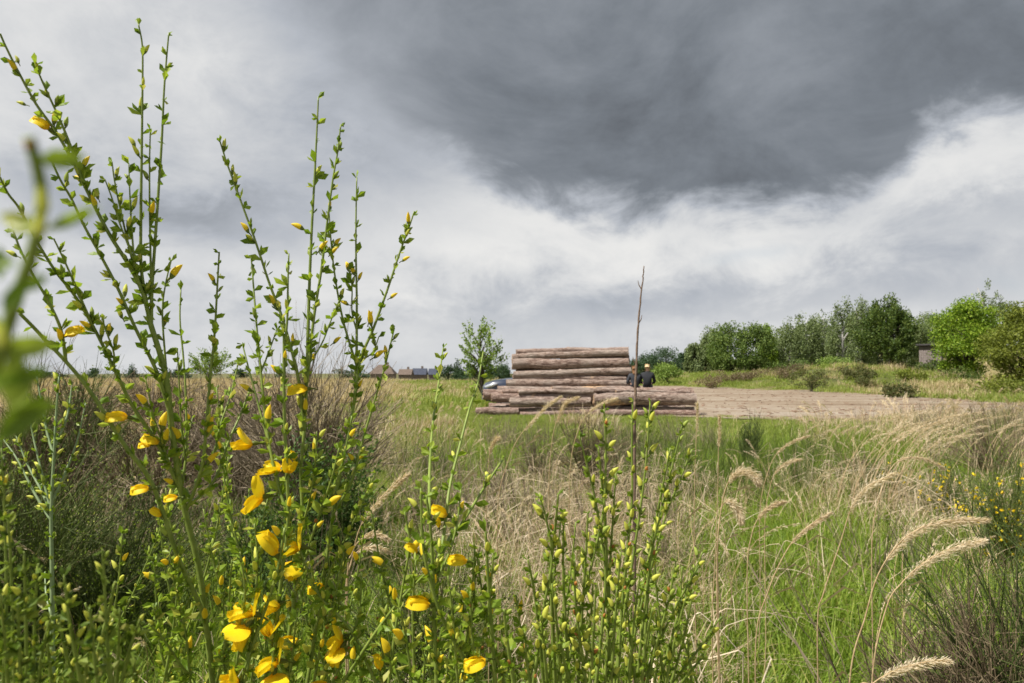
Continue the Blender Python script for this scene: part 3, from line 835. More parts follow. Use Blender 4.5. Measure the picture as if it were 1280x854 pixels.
def person(loc, rz, label, hair_mat, jacket_mat, lean=0.0, long_hair=False, head_turn=0.0, sc=1.0):
    v = [((0, 0, .12), (.15, .12)), ((0, -.03 + lean * .3, .33), (.135, .11)), ((0, -.02 + lean * .7, .50), (.145, .115)),
         ((0, .01 + lean, .60), .06), ((0, .035 + lean, .67), .055), ((0, .045 + lean, .75), (.078, .095)), ((0, .045 + lean, .83), (.076, .095)), ((0, .04 + lean, .88), .05)]
    e = [(0, 1), (1, 2), (2, 3), (3, 4), (4, 5), (5, 6), (6, 7)]
    def chain(start, pts):
        p = start
        for q in pts: v.append(q); e.append((p, len(v) - 1)); p = len(v) - 1
        return p
    for s in (-1, 1):
        chain(0, [((s * .10, .06, .10), .088), ((s * .12, .42, .11), .062), ((s * .12, .44, -.10), .055), ((s * .12, .47, -.32), .04), ((s * .13, .60, -.37), .035)])
        w = chain(2, [((s * .18, -.01 + lean, .53), .058), ((s * .25, .03 + lean, .28), .042), ((s * .17, .26, .20), .03), ((s * .14, .33, .19), .032)])
        for f, (dx, l) in enumerate(((-.03, .06), (-.01, .075), (.01, .07), (.03, .055))):
            chain(w, [((s * .14 + dx, .37, .19), .010), ((s * .14 + dx * 1.1, .37 + l * .7, .165), .009)])
        chain(w, [((s * .10, .34, .19), .011), ((s * .075, .37, .18), .009)])
    v.append(((0, .145 + lean, .765), .014)); e.append((5, len(v) - 1))           # nose
    me = skin_mesh('person', v, e, 0, 2)
    for m in (M['skin'], M['trousers'], M['shoe']): me.materials.append(m)
    mi = []
    for p in me.polygons:
        c = p.center
        mi.append(2 if (c.z < -.27 and c.y > .3) else 1 if (c.z < .17 and not (c.y > .28 and c.z > .14)) else 0)
    me.polygons.foreach_set('material_index', mi); me.update()
    o = obj('person', me); o.location = loc; o.rotation_euler = (0, 0, rz); o.scale = (sc,) * 3
    tag(o, label, 'person', 'people sitting on the logs')
    jv = [((0, .0, .06), (.175, .145)), ((0, -.03 + lean * .3, .30), (.165, .14)), ((0, -.02 + lean * .7, .50), (.165, .135)), ((0, .005 + lean, .60), .075), ((0, .02 + lean, .645), .07)]
    je = [(0, 1), (1, 2), (2, 3), (3, 4)]
    for s in (-1, 1):
        k = len(jv); jv += [((s * .185, -.01 + lean, .53), .078), ((s * .265, .03 + lean, .28), .062), ((s * .18, .25, .20), .046)]
        je += [(2, k), (k, k + 1), (k + 1, k + 2)]
    j = obj('jacket', skin_mesh('jacket', jv, je, 0, 2), o); j.data.materials.append(jacket_mat)
    hv = [((0, .02 + lean, .80), (.088, .10)), ((0, .03 + lean, .87), (.084, .098)), ((0, .03 + lean, .905), .05)]; he = [(0, 1), (1, 2)]
    if long_hair:
        hv += [((0, -.035 + lean, .74), (.105, .07)), ((0, -.07 + lean, .62), (.11, .055)), ((0, -.085 + lean, .55), (.085, .04))]; he += [(0, 3), (3, 4), (4, 5)]
    else:
        hv += [((0, -.02 + lean, .76), (.075, .06))]; he += [(0, 3)]
    hm = skin_mesh('hair', hv, he, 0, 2)
    co = np.array([q.co[:] for q in hm.vertices]); nn = np.random.default_rng(4).normal(0, .005, len(co))
    for q, d_ in zip(hm.vertices, nn): q.co += q.normal * float(d_)
    h = obj('hair', hm, o); hm.materials.append(hair_mat)
    return o
pr = P(809.5, 486, 25.25); person((pr.x, 25.28, .93), math.radians(-14), 'person with short blond hair and black jacket sitting on the logs, seen from behind', M['hair_blond'], M['jacket_black'], .04, sc=1.02)
pl_ = P(794, 486, 25.25); person((pl_.x, 25.34, .91), math.radians(8), 'person with brown hair and dark grey jacket sitting on the logs behind the bare stalk', M['hair_brown'], M['jacket_grey'], .02, True, sc=.98)

# ------------------------------------------------------------------ hide on the mound, houses in the distance
M['old_wood'] = stem_mat('old_wood', (.16, .13, .115), (.34, .29, .27), 9, .95)
M['felt'] = stem_mat('roof_felt', (.05, .048, .05), (.10, .09, .09), 5, .9)
M['roof_brown'] = stem_mat('roof_brown', (.10, .075, .06), (.17, .13, .105), 2, .9)
M['roof_slate'] = stem_mat('roof_slate', (.028, .034, .055), (.06, .07, .10), 2, .7)
M['render_wall'] = stem_mat('render_wall', (.16, .12, .10), (.26, .21, .17), 2, .95)
M['dark_open'] = material('dark_pane', lambda g: pbsdf(g, (.02, .02, .022), .3))

def make_hide():
    c = P(1164, 440, 61.0); x, y = c.x, 61.0; zb = h1(x, y); zt = P(1164, 432, 61.0).z
    root = empty('wooden_hide', (x, y, zb), math.radians(-38)); tag(root, 'small grey wooden hut with a flat roof between the two trees on the mound', 'hut')
    h = zt - zb
    for nm, cx, cy, sx, sy in (('front_wall', 0, -.75, 1.7, .06), ('back_wall', 0, .75, 1.7, .06), ('side_wall', -.82, 0, .06, 1.44), ('side_wall', .82, 0, .06, 1.44)):
        mb = MB(); n = 10
        for i in range(n):
            if sx > sy: mb.box((cx + (i - 4.5) * sx / n, cy + random.uniform(-.008, .008), h / 2), (sx / n - .012, sy, h))
            else: mb.box((cx + random.uniform(-.008, .008), cy + (i - 4.5) * sy / n, h / 2), (sx, sy / n - .012, h))
        w = mb.build(nm, M['old_wood'], root)
        if nm == 'front_wall':
            mb = MB(); mb.box((.35, -.79, h - .55), (.5, .02, .35)); mb.build('window_opening', M['dark_open'], w)
            mb = MB()
            for a, b, c1, d1 in ((.35, h - .36, .6, .06), (.35, h - .74, .6, .06), (.08, h - .55, .06, .32), (.62, h - .55, .06, .32)): mb.box((a, -.80, b), (c1, .05, d1))
            mb.build('window_frame', M['old_wood'], w)
    mb = MB(); mb.box((0, -.05, h + .06), (2.1, 1.95, .12)); mb.build('roof', M['felt'], root)
make_hide()

def house(px0, px1, ytop, yeave, d, mat, label, hip=False):
    a, b = P(px0, ytop, d), P(px1, ytop, d); cx = (a.x + b.x) / 2; w = b.x - a.x
    zt = P(px0, ytop, d).z; ze = P(px0, yeave, d).z; zg = h1(cx, d); dp = max(6.0, w * .8)
    root = empty('house', (cx, d, zg)); tag(root, label, 'house', 'roofs of the far village')
    ze -= zg; zt -= zg
    mb = MB(); mb.box((0, 0, ze / 2), (w * .9, dp * .9, ze)); wall = mb.build('wall', M['render_wall'], root)
    i = w * .28 if hip else 0
    V = [(-w / 2, -dp / 2, ze - .1), (w / 2, -dp / 2, ze - .1), (w / 2, dp / 2, ze - .1), (-w / 2, dp / 2, ze - .1), (-w / 2 + i, 0, zt), (w / 2 - i, 0, zt)]
    mb = MB(); mb.add(V, [[0, 1, 5, 4], [2, 3, 4, 5], [3, 2, 1, 0]], [[1, 2, 5], [3, 0, 4]]); rf = mb.build('roof', mat, root)
    mb = MB(); mb.box((w * .15, .3, zt + .1), (.6, .6, 1.2)); mb.build('chimney', M['render_wall'], rf)
    for k in (-.25, .25):
        mb = MB(); mb.box((w * k, -dp * .45 - .03, ze * .55), (1.0, .08, 1.3)); mb.build('window', M['dark_open'], wall)
house(464, 495, 456, 467, 190, M['roof_brown'], 'distant house with a broad brown hipped roof behind the dead bush', True)
house(499, 516, 461.5, 468, 205, M['roof_brown'], 'low far brown roof between the hipped roof and the dark blue roofs')
house(516, 534, 460.5, 468, 215, M['roof_slate'], 'distant dark slate roof, left of the two dark blue roofs')
house(536, 549, 460.8, 468, 225, M['roof_slate'], 'distant dark slate roof, nearest the tree line')

# ------------------------------------------------------------------ trees and far shrubs
M['trunk_dark'] = stem_mat('trunk_dark', (.035, .028, .02), (.09, .075, .055), 8, .95)
M['trunk_birch'] = stem_mat('trunk_birch', (.12, .11, .10), (.55, .53, .50), 4, .8)
def fol(n, a, b, c): M[n] = leaf_mat(n, [(0, a), (.55, b), (1, c)], .3, .55, 0)
fol('leaf_mid', (.065, .115, .022), (.13, .195, .042), (.22, .285, .075))
fol('leaf_dark', (.040, .075, .015), (.088, .138, .028), (.17, .22, .05))
fol('leaf_birch', (.095, .135, .048), (.165, .215, .080), (.26, .31, .13))
fol('leaf_bright', (.085, .16, .010), (.18, .285, .018), (.31, .40, .05))
fol('leaf_olive', (.085, .11, .014), (.16, .195, .026), (.26, .29, .05))
fol('leaf_far', (.030, .062, .030), (.052, .095, .042), (.085, .13, .06))
fol('leaf_young', (.11, .185, .03), (.20, .29, .055), (.31, .41, .11))
fol('leaf_heath', (.10, .070, .040), (.17, .125, .075), (.24, .20, .11))
fol('leaf_broom_far', (.055, .075, .020), (.11, .125, .038), (.19, .165, .075))

def tree_meshes(seed, h, cb, hw, style, leaf, trunk, nl=4200, ll=.22, clumps=60, tr=.028):
    """meshes of one tree of height h: crown from cb to h, half width hw"""
    rng = np.random.default_rng(seed)
    ch = (h - cb) / 2; cz = cb + ch
    # clump centres in a lumpy egg, more of them near the skin
    u = norm(rng.normal(size=(clumps, 3))); rr = rng.uniform(.25, 1, clumps) ** .45
    lump = .78 + .44 * fbm(np.arctan2(u[:, 1], u[:, 0]) * 1.6 + seed * 3.1, u[:, 2] * 2 + seed * 1.7, 2)
    rr = rr * lump
    C = np.stack([u[:, 0] * rr * hw, u[:, 1] * rr * hw, cz + u[:, 2] * rr * ch], -1)
    f = (C[:, 2] - cb) / (h - cb)
    if style == 'cone': C[:, :2] *= np.clip(1.45 - 1.05 * f, .2, 1.3)[:, None]
    elif style == 'birch': C[:, :2] *= np.clip(1.15 - .55 * f, .3, 1.2)[:, None]
    elif style == 'bush': C[:, 2] = np.maximum(C[:, 2], cb + .05)
    cr = hw * ((.30 if clumps > 90 else .36) if style != 'bush' else .36) * rng.uniform(.7, 1.25, clumps)
    if style == 'open': cr *= .75
    per = max(8, nl // clumps)
    mb = MB()
    for c, r in zip(C, cr):
        q = norm(rng.normal(size=(per, 3))) * (rng.random(per) ** .42)[:, None] * r
        if style == 'birch': q *= np.array([.62, .62, 1.45]); D = norm(rng.normal(size=(per, 3)) * .6 + np.array([0, 0, -.9]))
        elif style == 'cone': rd = norm(c - np.array([0, 0, cb])); al = (q @ rd)[:, None]; q = (q - al * rd) * .6 + al * rd * 1.5; D = norm(rng.normal(size=(per, 3)) * .6 + rd * .7)
        elif style == 'open':
            rd = norm(c - np.array([0, 0, cz - ch * .6])); al = (q @ rd)[:, None]; q = (q - al * rd) * .42 + al * rd * 1.7; D = norm(rng.normal(size=(per, 3)) * .6 + rd * .7)
        else: q *= np.array([1.1, 1.1, .8]); D = norm(rng.normal(size=(per, 3)) * .8 + q / r * .6)
        leaf_cards(mb, c + q, D, ll * rng.uniform(.6, 1.35, per), ll * .62 * rng.uniform(.7, 1.2, per), rng, .22)
    crown = mb.mesh('crown', leaf)
    tb = MB(); k = 7; t = np.linspace(0, 1, k)[:, None]
    lean = rng.normal(0, .05, 2) * h
    axis = np.hstack([lean[0] * t ** 2 + rng.normal(0, .01 * h, (k, 1)) * t, lean[1] * t ** 2, t * h * .92 - .15 * (1 - t)])
    tb.tube(axis, np.linspace(h * tr, h * tr * .15, k), 7)
    for c in C[rng.permutation(clumps)[: max(10, clumps // 3)]]:
        z0 = min(max(c[2] - (.35 + .3 * rng.random()) * np.hypot(c[0], c[1]) - .1 * h, .08 * h), .85 * h)
        i = z0 / (h * .92) * (k - 1); i0 = min(int(i), k - 2); p0 = axis[i0] + (axis[i0 + 1] - axis[i0]) * (i - i0)
        mid = (p0 + c) / 2 + np.array([0, 0, .04 * h])
        tb.tube(crom([p0, mid, c], 3), np.linspace(h * tr * .35, h * tr * .06, 7), 4, 0, False)
    return tb.mesh('trunk', trunk, True), crown

def put_tree(name, label, cat, px, d, meshes, group=None, rz=0.0, sc=1.0, sink=0.0):
    x = (px - CX) / FPX * d
    root = empty(name, (x, d, h1(x, d) - sink), rz); root.scale = (sc,) * 3
    tag(root, label, cat, group)
    obj('trunk', meshes[0], root); obj('crown', meshes[1], root)
    return root

def tree(name, label, px, d, ytop, hwpx, ycb, style, leaf, trunk='trunk_dark', seed=0, nl=4200, ll=.22, clumps=60, cat='tree', group=None, tr=.028):
    x = (px - CX) / FPX * d; zb = h1(x, d)
    h = max(P(px, ytop, d).z - zb, .8); cb = min(max(.05, P(px, ycb, d).z - zb), h * .5)
    put_tree(name, label, cat, px, d, tree_meshes(seed, h, cb, hwpx / FPX * d, style, M[leaf], M[trunk], nl, ll, clumps, tr), group)

tree('young_tree', 'slender young tree with airy light green crown left of the log pile', 602, 40, 403, 28, 473, 'open', 'leaf_young', seed=1, nl=1900, ll=.18, clumps=80, tr=.034)
for px, d, yt, hw, st, lf, lab in [
    (868, 84, 430, 13, 'birch', 'leaf_birch', 'small pale tree at the left end of the tree group beyond the road'),
    (889, 90, 416, 22, 'birch', 'leaf_birch', 'grey green birch on the left side of the group beyond the road'),
    (913, 84, 407, 27, 'round', 'leaf_mid', 'rounded dark green tree in the middle of the group beyond the road'),
    (944, 86, 405, 24, 'round', 'leaf_mid', 'full green tree right of the middle in the group beyond the road'),
    (959, 92, 411, 12, 'birch', 'leaf_bright', 'narrow bright green tree at the right end of the group beyond the road')]:
    tree('broadleaf_tree', lab, px, d, yt, hw, 466, st, lf, seed=px, nl=7500, ll=.27, clumps=64, group='trees beyond the sandy road')
BL = ['leftmost and lowest birch of the birch stand behind the dark tree', 'second birch from the left in the birch stand', 'third birch from the left in the birch stand',
      'fourth birch of the stand, standing higher than those left of it', 'fifth birch of the stand, just left of the dark spreading tree', 'birch peeping over the left shoulder of the dark spreading tree', 'birch showing right behind the dark spreading tree']
for k, (px, yt, hw) in enumerate([(987, 404, 24), (1006, 395, 25), (1031, 391, 26), (1054, 382, 23), (1076, 378, 24), (1096, 380, 23), (1128, 392, 22)]):
    tree('birch_tree', BL[k], px, 94 + (k % 3) * 3, yt, hw, 464, 'birch', 'leaf_birch', 'trunk_birch', seed=500 + k, nl=7000, ll=.26, clumps=80, group='birch stand behind the mound')
for px, d, yt, hw, lab in [(975, 100, 418, 20, 'pale tree filling the gap between the tree group and the birch stand'), (1018, 106, 402, 24, 'soft green tree behind the second and third birches'), (1062, 106, 392, 24, 'soft green tree behind the taller birches'), (1150, 104, 405, 22, 'soft green tree just right behind the dark spreading tree')]:
    tree('broadleaf_tree', lab, px, d, yt, hw, 466, 'round', 'leaf_birch', seed=px + 1, nl=5200, ll=.28, clumps=60, group='trees beyond the sandy road')
tree('spreading_tree', 'dark green spreading tree with ragged top on the mound, left of the hut', 1112, 58, 371, 32, 458, 'cone', 'leaf_dark', seed=31, nl=11000, ll=.22, clumps=95)
tree('round_tree', 'bright yellow green rounded tree right of the hut', 1208, 55, 374, 36, 470, 'round', 'leaf_bright', seed=12, nl=15000, ll=.20, clumps=125)
tree('olive_tree', 'olive green tree cut by the right edge of the photo', 1281, 47, 385, 42, 494, 'round', 'leaf_olive', seed=17, nl=15000, ll=.19, clumps=125)
tree('tall_birch', 'tall thin birch rising behind the bright yellow green tree', 1238, 92, 352, 17, 440, 'birch', 'leaf_birch', 'trunk_birch', seed=41, nl=2600, ll=.24, clumps=42)
HL = ['wooded slope tree nearest the dark spreading tree', 'second tree of the wooded slope, above the hut', 'third tree of the wooded slope, right above the hut', 'tree of the wooded slope touching the bright tree', 'hazy slope tree seen over the bright tree', 'slope tree behind the tall thin birch', 'slope tree at the right edge, above the olive tree']
for k, (px, yt, hw) in enumerate([(1142, 402, 20), (1160, 394, 20), (1180, 389, 20), (1197, 386, 18), (1222, 384, 20), (1256, 372, 18), (1277, 380, 20)]):
    tree('slope_tree', HL[k], px, 118 + (k % 2) * 6, yt, hw, 452, 'round', 'leaf_birch' if k % 2 else 'leaf_mid', seed=600 + k, nl=3400, ll=.32, clumps=50, group='wooded slope behind the hut')
tree('far_oak', 'dark broad tree on the horizon right of the log pile', 832, 135, 436, 24, 468, 'round', 'leaf_far', seed=51, nl=3600, ll=.35, clumps=45)
tree('far_oak', 'low dark far tree directly right of the log pile top', 806, 145, 445, 15, 470, 'round', 'leaf_far', seed=52, nl=2600, ll=.35, clumps=36)
tree('far_oak', 'far tree between the broad dark tree and the tree group', 853, 140, 440, 10, 468, 'round', 'leaf_far', seed=53, nl=2000, ll=.35, clumps=30)
tree('rounded_bush', 'light green rounded bush right of the blond person', 834, 70, 456, 17, 474, 'bush', 'leaf_young', seed=54, nl=2600, ll=.2, clumps=40, cat='bush')
row = [tree_meshes(700 + k, 10, 1.5, 2.7, 'cone' if k == 1 else 'round', M['leaf_far'], M['trunk_dark'], 2200, .45, 36) for k in range(3)]
ORD = ['leftmost', 'second', 'third', 'fourth', 'fifth', 'sixth', 'seventh', 'eighth']
for k, px in enumerate([562, 572, 581, 590, 611, 619, 626, 635, 792, 800]):
    d = 158 + (k * 37) % 22; x = (px - CX) / FPX * d
    top = 456 + [2, 0, 3, 1, 2, 0, 1, 3, -8, -5][k]
    put_tree('forest_tree', ('%s tree from the left in the far forest line left of the log pile' % ORD[k]) if k < 8 else ('far dark tree just over the %s seated person' % ('brown haired', 'blond')[k - 8]), 'tree', px, d, row[k % 3], 'far forest line on the horizon', k * 1.3, (P(px, top, d).z - h1(x, d)) / 10)
tree('lone_tree', 'small rounded far tree on the left horizon beside the dead bush', 262, 62, 438, 26, 474, 'open', 'leaf_young', seed=61, nl=2200, ll=.2, clumps=44)

HR = ['leftmost far hedge tree on the left horizon', 'second far hedge tree from the left on the horizon', 'third far hedge tree from the left on the horizon', 'far hedge tree behind the tall left broom', 'far hedge tree left of the lone tree', 'far hedge tree just right of the lone tree', 'far hedge tree behind the bare brown dead bush', 'far hedge tree beside the hipped roof']
for k, px in enumerate([18, 62, 118, 168, 224, 300, 352, 440]):
    d = 175 + (k * 29) % 30; x = (px - CX) / FPX * d
    r = put_tree('hedge_tree', HR[k], 'tree', px, d, row[(k + 1) % 3], 'far hedge on the left horizon', k * .9, (P(px, 459 + (k * 3) % 4, d).z - h1(x, d)) / 10); r.scale.x *= 2.0
def shrub(name, label, px, d, ytop, hw, leaf, seed, group, style='bush', nl=900, ll=.14):
    hw *= 1.25; ytop += 2
    tree(name, label, px, d, ytop, hw, 500, style, leaf, seed=seed, nl=nl, ll=ll, clumps=22, cat='shrub', group=group, tr=.03)
SL = ['reddish brown heath shrub nearest the road at the foot of the tree group', 'second brown heath shrub from the left below the tree group', 'third brown heath shrub from the left below the tree group', 'brown heath shrub below the middle of the tree group', 'brown heath shrub below the gap between tree group and birches', 'brown heath shrub left of the olive brown broom', 'rightmost brown heath shrub, beside the olive brown broom']
for k, (px, yt, hw, d) in enumerate([(888, 466, 12, 58), (905, 464, 14, 66), (925, 464, 13, 66), (946, 463, 14, 66), (966, 462, 13, 64), (983, 463, 11, 60), (997, 462, 11, 64)]):
    shrub('heath_shrub', SL[k], px, d, yt, hw, 'leaf_heath', 800 + k, 'brown heath shrubs beyond the road')
for k, (px, yt, hw, d, lf, lab) in enumerate([
    (1014, 457, 16, 50, 'leaf_broom_far', 'olive brown broom bush at the left foot of the mound'), (990, 449, 20, 74, 'leaf_mid', 'green bush at the left end of the mound crest'),
    (1045, 447, 16, 62, 'leaf_young', 'light green bush on the mound crest below the birches'), (1068, 455, 13, 54, 'leaf_broom_far', 'dark green bush halfway up the mound'),
    (1086, 462, 10, 50, 'leaf_broom_far', 'small brownish bush on the face of the mound'), (1140, 452, 18, 57, 'leaf_dark', 'dark bush at the foot of the spreading tree'),
    (1170, 449, 13, 58, 'leaf_dark', 'dark bush in front of the wooden hut'), (1124, 480, 14, 40, 'leaf_broom_far', 'olive broom tuft at the foot of the mound by the road'),
    (1140, 463, 12, 50, 'leaf_olive', 'low olive bush with a yellow tinge on the mound slope'), (1250, 470, 24, 40, 'leaf_olive', 'dark olive bush below the tree at the right edge'),
    (1196, 462, 18, 52, 'leaf_dark', 'shaded bush at the left foot of the bright rounded tree')]):
    shrub('mound_bush', lab, px, d, yt, hw, lf, 830 + k, 'bushes on the mound', nl=1300, ll=.15)
# ------------------------------------------------------------------ foreground broom: parts shared by all bushes
def ridged_stem(name, lo, hi):
    def b(g):
        oc = g.n('ShaderNodeNewGeometry').outputs['Position']
        f = g.noise(oc, 90, 4, .6); f2 = g.noise(oc, 9, 3, .6)
        col = g.ramp(f, [(.25, lo), (.75, hi)])
        col = g.mix(g.m('MULTIPLY', g.sstep(f2, .55, .75), .35), col, (.13, .09, .04))
        return pbsdf(g, col, .5, f, .25, .001, spec=.35)
    return material(name, b)
M['stem'] = ridged_stem('broom_stem', (.12, .175, .026), (.25, .31, .065))
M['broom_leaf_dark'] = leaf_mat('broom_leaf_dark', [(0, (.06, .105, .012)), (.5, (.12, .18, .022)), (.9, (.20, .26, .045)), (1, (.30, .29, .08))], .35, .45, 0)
M['stem_pale'] = ridged_stem('pale_stem', (.16, .23, .10), (.27, .34, .18))
M['stem_wood'] = ridged_stem('broom_wood', (.06, .06, .025), (.13, .12, .06))
M['broom_leaf'] = leaf_mat('broom_leaf', [(0, (.12, .20, .016)), (.5, (.225, .325, .032)), (.9, (.34, .42, .065)), (1, (.46, .44, .12))], .42, .45, 0)
def petal_shader(base, rim):
    def b(g):
        oc = g.n('ShaderNodeTexCoord').outputs['Object']
        f = g.noise(oc, 350, 3, .5); x, y, z = g.xyz(oc)
        col = g.mix(g.m('MULTIPLY', f, .5), base, rim)
        col = g.mix(g.sstep(x, .007, .001), col, tuple(c * k for c, k in zip(base, (.92, .74, .6))))
        p = pbsdf(g, col, .5, f, .15, .0006, spec=.3)
        tr = g.n('ShaderNodeBsdfTranslucent'); g.put(tr.inputs[0], col)
        mx = g.n('ShaderNodeMixShader'); mx.inputs[0].default_value = .35
        g.t.links.new(p, mx.inputs[1]); g.t.links.new(tr.outputs[0], mx.inputs[2])
        return mx.outputs[0]
    return b
M['petal'] = material('yellow_petal', petal_shader((.92, .66, .008), (.96, .77, .03)))
M['blossom'] = leaf_mat('blossom', [(0, (.82, .56, .01)), (1, (.95, .78, .04))], .35, .5, 0)
M['bud_green'] = material('bud_green', petal_shader((.34, .44, .07), (.50, .55, .13)))
M['bud_lime'] = material('bud_lime', petal_shader((.60, .62, .09), (.72, .70, .15)))
M['bud_yellow'] = material('bud_yellow', petal_shader((.86, .64, .015), (.82, .68, .08)))
M['bud_red'] = material('bud_red', petal_shader((.50, .20, .06), (.60, .36, .10)))
M['calyx'] = material('calyx', petal_shader((.16, .24, .05), (.30, .28, .09)))

def bud_mesh(name, mat, L, R, seed):
    """plump slightly bowed bud on its short stalk, along +X"""
    n, s = 9, 8; t = np.linspace(0, 1, n)
    prof = R * np.sin(np.pi * np.clip(t * .93 + .07, 0, 1)) ** .75 * (1.05 - .35 * t)
    an = np.linspace(0, 2 * math.pi, s, endpoint=False)
    st = L * .35
    V = np.stack([np.broadcast_to((st + t * L)[:, None], (n, s)), np.cos(an)[None] * prof[:, None] * .8,
                  np.sin(an)[None] * prof[:, None] + (L * .10 * np.sin(t * 2.6))[:, None]], -1)
    i = np.arange(n - 1)[:, None] * s; j = np.arange(s)[None]; j2 = (j + 1) % s
    Q = np.stack([i + j, i + j2, i + s + j2, i + s + j], -1).reshape(-1, 4)
    mb = MB(); mb.add(V.reshape(-1, 3), Q[2 * s:], None, 0); mb.add(V.reshape(-1, 3), Q[:2 * s], None, 1)
    mb.tube([(0, 0, 0), (st * .5, 0, .0003), (st * 1.2, 0, .0002)], [R * .22, R * .2, R * .3], 5, 1, False)
    return mb.mesh(name, [mat, M['calyx']], True)
BUDS = {'g': [bud_mesh('bud', M['bud_green'], .0078, .0017, 1), bud_mesh('bud', M['bud_green'], .0098, .0021, 2)],
        'l': [bud_mesh('bud', M['bud_lime'], .0105, .0022, 3), bud_mesh('bud', M['bud_lime'], .0125, .0025, 4)],
        'y': [bud_mesh('bud', M['bud_yellow'], .0155, .0033, 5), bud_mesh('bud', M['bud_yellow'], .0120, .0026, 6)],
        'r': [bud_mesh('bud', M['bud_red'], .0052, .0017, 7)]}

def petal_mesh(name, L, W, cup, bend, notch=0.0, claw=.25, twist=0.0):
    """petal along +X, broad towards the tip, cupped across and bent along"""
    nu, nv = 9, 7; u = np.linspace(0, 1, nu)[:, None]; v = np.linspace(-1, 1, nv)[None]
    w = W * (claw * (1 - u) ** 2 + np.sin(np.pi * np.clip(u, 0, 1) ** .8 * .86) ** .8) * (1 - .55 * smooth01((u - .82) / .18) * v ** 2)
    x = L * (u - notch * np.exp(-(v / .35) ** 2) * smooth01((u - .7) / .3))
    y = v * w
    z = cup * W * v ** 2 * (.4 + .6 * u) + bend * L * u ** 2 + .02 * L * np.sin(v * 7 + u * 5)
    V = np.stack(np.broadcast_arrays(x, y, z), -1).reshape(-1, 3)
    i = (np.arange(nu - 1)[:, None] * nv + np.arange(nv - 1)[None]).ravel()
    return mesh_np(name, V, np.stack([i, i + nv, i + nv + 1, i + 1], -1), M['petal'], smooth=True)
PET = {'standard': petal_mesh('standard_petal', .0180, .0098, -.30, .16, .06), 'wing': petal_mesh('wing_petal', .0165, .0046, .55, -.10),
       'keel': petal_mesh('keel_petal', .0175, .0042, 1.1, .12), 'hood': petal_mesh('standard_petal', .0185, .0078, -.95, -.12)}
def calyx_mesh():
    mb = MB(); mb.tube([(-.007, 0, -.001), (-.003, 0, 0), (0, 0, 0), (.002, 0, 0), (.0045, 0, 0)], [.0006, .0007, .0017, .0021, .0015], 7)
    return mb.mesh('flower', M['calyx'], True)
CAL = calyx_mesh()

def frame_q(xa, up):
    xa = Vector(xa).normalized(); y = Vector(up).cross(xa)
    if y.length < 1e-4: y = Vector((0, 1, 0)).cross(xa)
    y.normalize(); z = xa.cross(y)
    return Matrix((xa, y, z)).transposed().to_quaternion()

def flower(root, pos, axis, up, kind, sc):
    """root: bush at its base; pos world. kind 'o' open, 'c' closed, 'h' half open"""
    f = obj('flower', CAL, root); f.location = Vector(pos) - root.location
    f.rotation_mode = 'QUATERNION'; f.rotation_quaternion = frame_q(axis, up); f.scale = (sc * 1.15,) * 3
    def pt(nm, key, rot, loc=(.003, 0, 0)):
        p = obj(nm, PET[key], f); p.location = loc; p.rotation_euler = rot
    j = lambda a: random.uniform(-a, a)
    if kind == 'o':
        pt('standard_petal', 'standard', (j(.2), math.radians(-72) + j(.2), j(.15)))
        pt('wing_petal', 'wing', (1.1, math.radians(22) + j(.15), .34 + j(.1)), (.003, .001, -.001)); pt('wing_petal', 'wing', (-1.1, math.radians(22) + j(.15), -.34 + j(.1)), (.003, -.001, -.001))
        pt('keel_petal', 'keel', (0, math.radians(48) + j(.2), 0), (.003, 0, -.0012))
    elif kind == 'h':
        pt('standard_petal', 'standard', (j(.2), math.radians(-38) + j(.2), j(.15)))
        pt('wing_petal', 'wing', (1.2, math.radians(8), .16), (.003, .0012, -.001)); pt('wing_petal', 'wing', (-1.2, math.radians(8), -.16), (.003, -.0012, -.001))
        pt('keel_petal', 'keel', (0, math.radians(14), 0), (.003, 0, -.0016))
    else:
        pt('standard_petal', 'hood', (0, math.radians(-6), 0), (.002, 0, .0018)); pt('keel_petal', 'keel', (0, math.radians(6), 0), (.003, 0, -.0022))
        pt('wing_petal', 'wing', (1.35, 0, .05), (.003, .0022, -.0005)); pt('wing_petal', 'wing', (-1.35, 0, -.05), (.003, -.0022, -.0005))
    return f

def leaflets(mb, c, out, tan, size, rng, n=3):
    """a little cluster of folded obovate leaflets"""
    for k in range(n):
        d = norm(out * rng.uniform(.5, 1.1) + tan * rng.uniform(.3, 1.1) + rng.normal(0, .35, 3))
        L = size * rng.uniform(.65, 1.2); W = L * rng.uniform(.42, .60)
        s = norm(np.cross(d, rng.normal(size=3))); nn = np.cross(s, d)
        b = c + d * L * .12
        V = [c, b + s * W * .15, c + d * L * .62 + s * W * .5 + nn * W * .30, c + d * L + nn * W * .25, c + d * L * .62 - s * W * .5 + nn * W * .30, b - s * W * .15, c + d * L * .6]
        mb.add(V, None, [[0, 1, 6], [1, 2, 6], [2, 3, 6], [3, 4, 6], [4, 5, 6], [5, 0, 6]])

